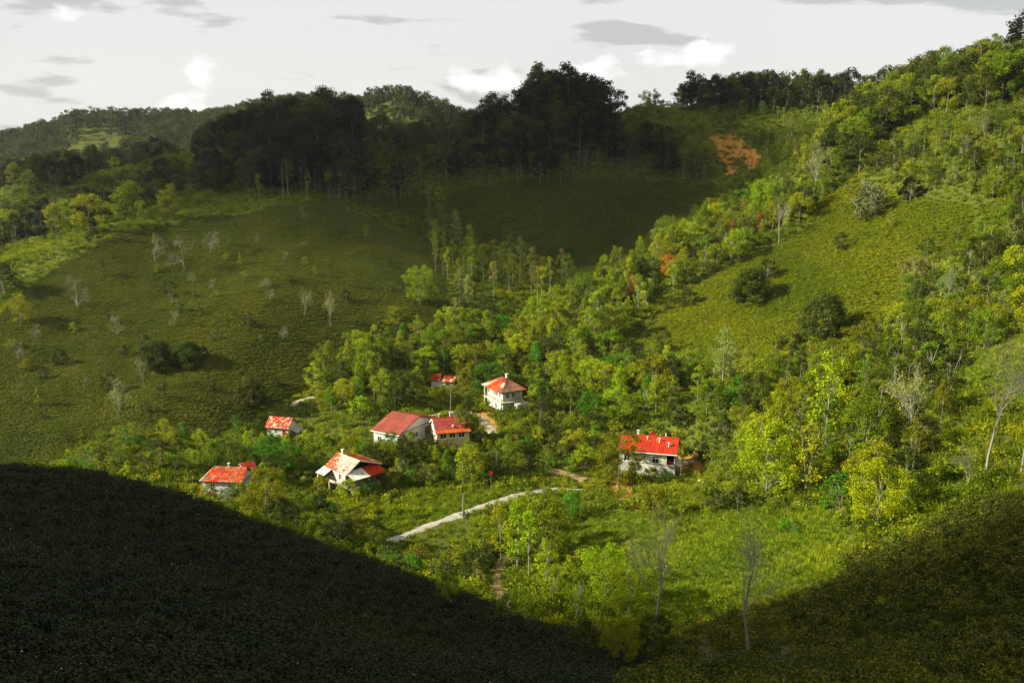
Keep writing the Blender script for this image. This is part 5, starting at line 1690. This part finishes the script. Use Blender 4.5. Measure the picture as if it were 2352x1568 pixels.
def tea(name, label, key, box, sx, sy, protos, s0, s1, drop=0.04, rows='x'):
    x, y = cell_points(*box, sx, sy, r, rows=rows)
    # rows follow the contours: shift along the slope by a gentle wave
    if rows == 'x': y = y + 1.2 * np.sin(x / 17.0) + 0.8 * np.sin(x / 7.3)
    else: x = x + 5 * np.sin(y / 40.0) + 0.8 * np.sin(y / 11.3) + (y - 260) * .25 * np.sin(x / 60)
    z = H(x, y)
    u, v, d = project(x, y, z)
    if key == 'tea_low':
        u = u + 160 * (vnoise(x / 9, y / 9, 41) + .6 * vnoise(x / 3, y / 3, 42)); v = v + 90 * vnoise(x / 7, y / 7, 43)
    k = mask(key, u, v, y) & (r.random(len(x)) > drop) & clear(x, y)
    x, y, z = x[k], y[k], z[k]
    n_ = len(x)
    s = r.uniform(s0, s1, n_) * (1 + (.25 if s1 > 1.2 else .1) * vnoise(x / 9, y / 9, 77))
    scatter(name, label, 'tea', np.stack([x, y, z - .12], 1), r.random(n_) * 6.28, s, r.integers(0, len(protos), n_), protos)


tea('tea_bushes', 'tea bushes covering the near spur, leaf colour darkened for shade', 'tea_near', (-95, 40, 22, 124), .85, .95, tea_fine, .75, 1.45)
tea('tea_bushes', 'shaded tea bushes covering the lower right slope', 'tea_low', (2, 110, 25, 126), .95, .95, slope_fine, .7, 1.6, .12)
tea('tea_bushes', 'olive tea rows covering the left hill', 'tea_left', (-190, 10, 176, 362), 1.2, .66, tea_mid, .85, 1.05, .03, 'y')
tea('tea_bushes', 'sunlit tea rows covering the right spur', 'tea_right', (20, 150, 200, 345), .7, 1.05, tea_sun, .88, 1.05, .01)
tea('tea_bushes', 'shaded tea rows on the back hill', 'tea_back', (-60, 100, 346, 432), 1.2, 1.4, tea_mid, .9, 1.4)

# tea flowers and pale leaf tips scattered over the near spur
plain('petal', (.40, .40, .30), var=.1)
fl = [quads_mesh('flower', leaves(np.array([(0, 0, 0.0)]), .03, 5, .075, np.random.default_rng(261 + i), 1.0), 'petal') for i in range(2)]
X = r.uniform(-90, 40, 2400); Y = r.uniform(25, 118, 2400)
Z = H(X, Y); U, V_, D = project(X, Y, Z)
k = mask('tea_near', U, V_, Y) & (vnoise(X / 8, Y / 8, 79) > -.08)
X, Y, Z = X[k], Y[k], Z[k]
scatter('tea_flowers', 'tiny white tea flowers dotted over the near spur', 'flowers', np.stack([X, Y, Z + r.uniform(.55, .85, len(X))], 1), r.random(len(X)) * 6.28, r.uniform(.6, 1.3, len(X)), r.integers(0, 2, len(X)), fl)
# grass of the meadows
gb = [blades(231 + i, .45, .42, 46, .03, 'grass_blade') for i in range(3)]
X, Y = cell_points(-60, 150, 100, 260, .8, .8, r)
Z = H(X, Y); U, V_, D = project(X, Y, Z)
k = np.zeros(len(X), bool)
for kk in ('meadow', 'glade', 'lawn', 'strip', 'bank'): k |= mask(kk, U, V_, Y)
k &= clear(X, Y, .1)
X, Y, Z = X[k], Y[k], Z[k]
scatter('meadow_grass', 'short green grass of the meadows and banks', 'grass', np.stack([X, Y, Z], 1), r.random(len(X)) * 6.28, r.uniform(.6, 1.5, len(X)), r.integers(0, 3, len(X)), gb)

# low brush filling everything else
br = [tuft(241 + i, 1.0, 1.1, 150, .26, 'brush_leaf') for i in range(3)] + [blades(251 + i, .8, .9, 60, .05, 'brush_leaf') for i in range(2)]
X, Y = cell_points(-220, 200, 56, 500, 1.6, 1.6, r)
Z = H(X, Y); U, V_, D = project(X, Y, Z)
bad = np.zeros(len(X), bool)
for kk in ('tea_near', 'tea_low', 'tea_left', 'tea_right', 'tea_back'): bad |= mask(kk, U, V_, Y)
for kk in ('yard', 'soil', 'plot'): bad |= mask(kk, U, V_, Y) & (r.random(len(X)) > .25)
bad |= mask('scar', U, V_, Y) & (r.random(len(X)) > .22)
for kk in ('meadow', 'glade', 'lawn', 'strip'): bad |= mask(kk, U, V_, Y) & (r.random(len(X)) > .06)
k = ~bad & (U > -150) & (U < 2500) & clear(X, Y, .45)
k &= r.random(len(X)) < np.clip(1.15 - (Y - 300) / 400, .45, 1)
X, Y, Z = X[k], Y[k], Z[k]
sc = r.uniform(.5, 1.5, len(X)) * (1 + .6 * vnoise(X / 12, Y / 12, 78))
scatter('brush', 'low olive brush and ferns covering the ground between the trees', 'brush', np.stack([X, Y, Z - .1], 1), r.random(len(X)) * 6.28, sc, r.integers(0, 5, len(X)), br)


def joined(tm, cm, mat='far_leaf'):
    """trunk and crown in one mesh, for trees too small to tell apart"""
    n1_, n2_ = len(tm.vertices), len(cm.vertices)
    co = np.empty(3 * (n1_ + n2_), np.float32)
    tm.vertices.foreach_get('co', co[:3 * n1_]); cm.vertices.foreach_get('co', co[3 * n1_:])
    fs = [tuple(p.vertices) for p in tm.polygons] + [tuple(i + n1_ for i in p.vertices) for p in cm.polygons]
    me = bpy.data.meshes.new('wood_tree')
    me.from_pydata(co.reshape(-1, 3).tolist(), [], fs)
    me.materials.append(tm.materials[0]); me.materials.append(MATS[mat])
    mi = np.zeros(len(fs), np.int32); mi[len(tm.polygons):] = 1
    me.polygons.foreach_set('material_index', mi)
    return me


wt_ = [joined(*make_tree(301 + i, 'round', 12, .22, .3, 26, 520, .75, .11, .16)) for i in range(3)]
if rest:
    A_ = np.array([[P[0], P[1], P[2]] for P in rest])
    scatter('woodland', 'smaller trees that fill the gaps of the woods', 'wood', A_, r.random(len(rest)) * 6.28, np.array([P[4] / 12 for P in rest]),
            np.array([{'yellow': 0, 'lime': 0, 'pale': 0, 'olive': 1, 'green': 1, 'vivid': 1}.get(P[5], 2) for P in rest]),
            [joined(*make_tree(311 + i, 'round', 12, .2, .34, 30, 1100, .5, .11, .16), mat) for i, mat in enumerate(('wood_yellow', 'wood_olive', 'wood_dark'))])
X, Y = cell_points(-620, 420, 470, 1050, 6.5, 6.5, r)
Z = H(X, Y); U, V_, D = project(X, Y, Z)
open_ = inpoly(U, V_, [(150, 320), (200, 300), (330, 330), (330, 360), (200, 390), (110, 385)])
k = (U > -200) & (U < 2550) & ~(open_ & (r.random(len(X)) > .12)) & (r.random(len(X)) > .15)
X, Y, Z = X[k], Y[k], Z[k]
scatter('far_wood', 'distant wood covering the far hills', 'wood', np.stack([X, Y, Z - .3], 1), r.random(len(X)) * 6.28, r.uniform(.7, 1.25, len(X)), r.integers(0, 3, len(X)), wt_)
print('things', len(single), 'rest', len(rest), 'far', len(X))
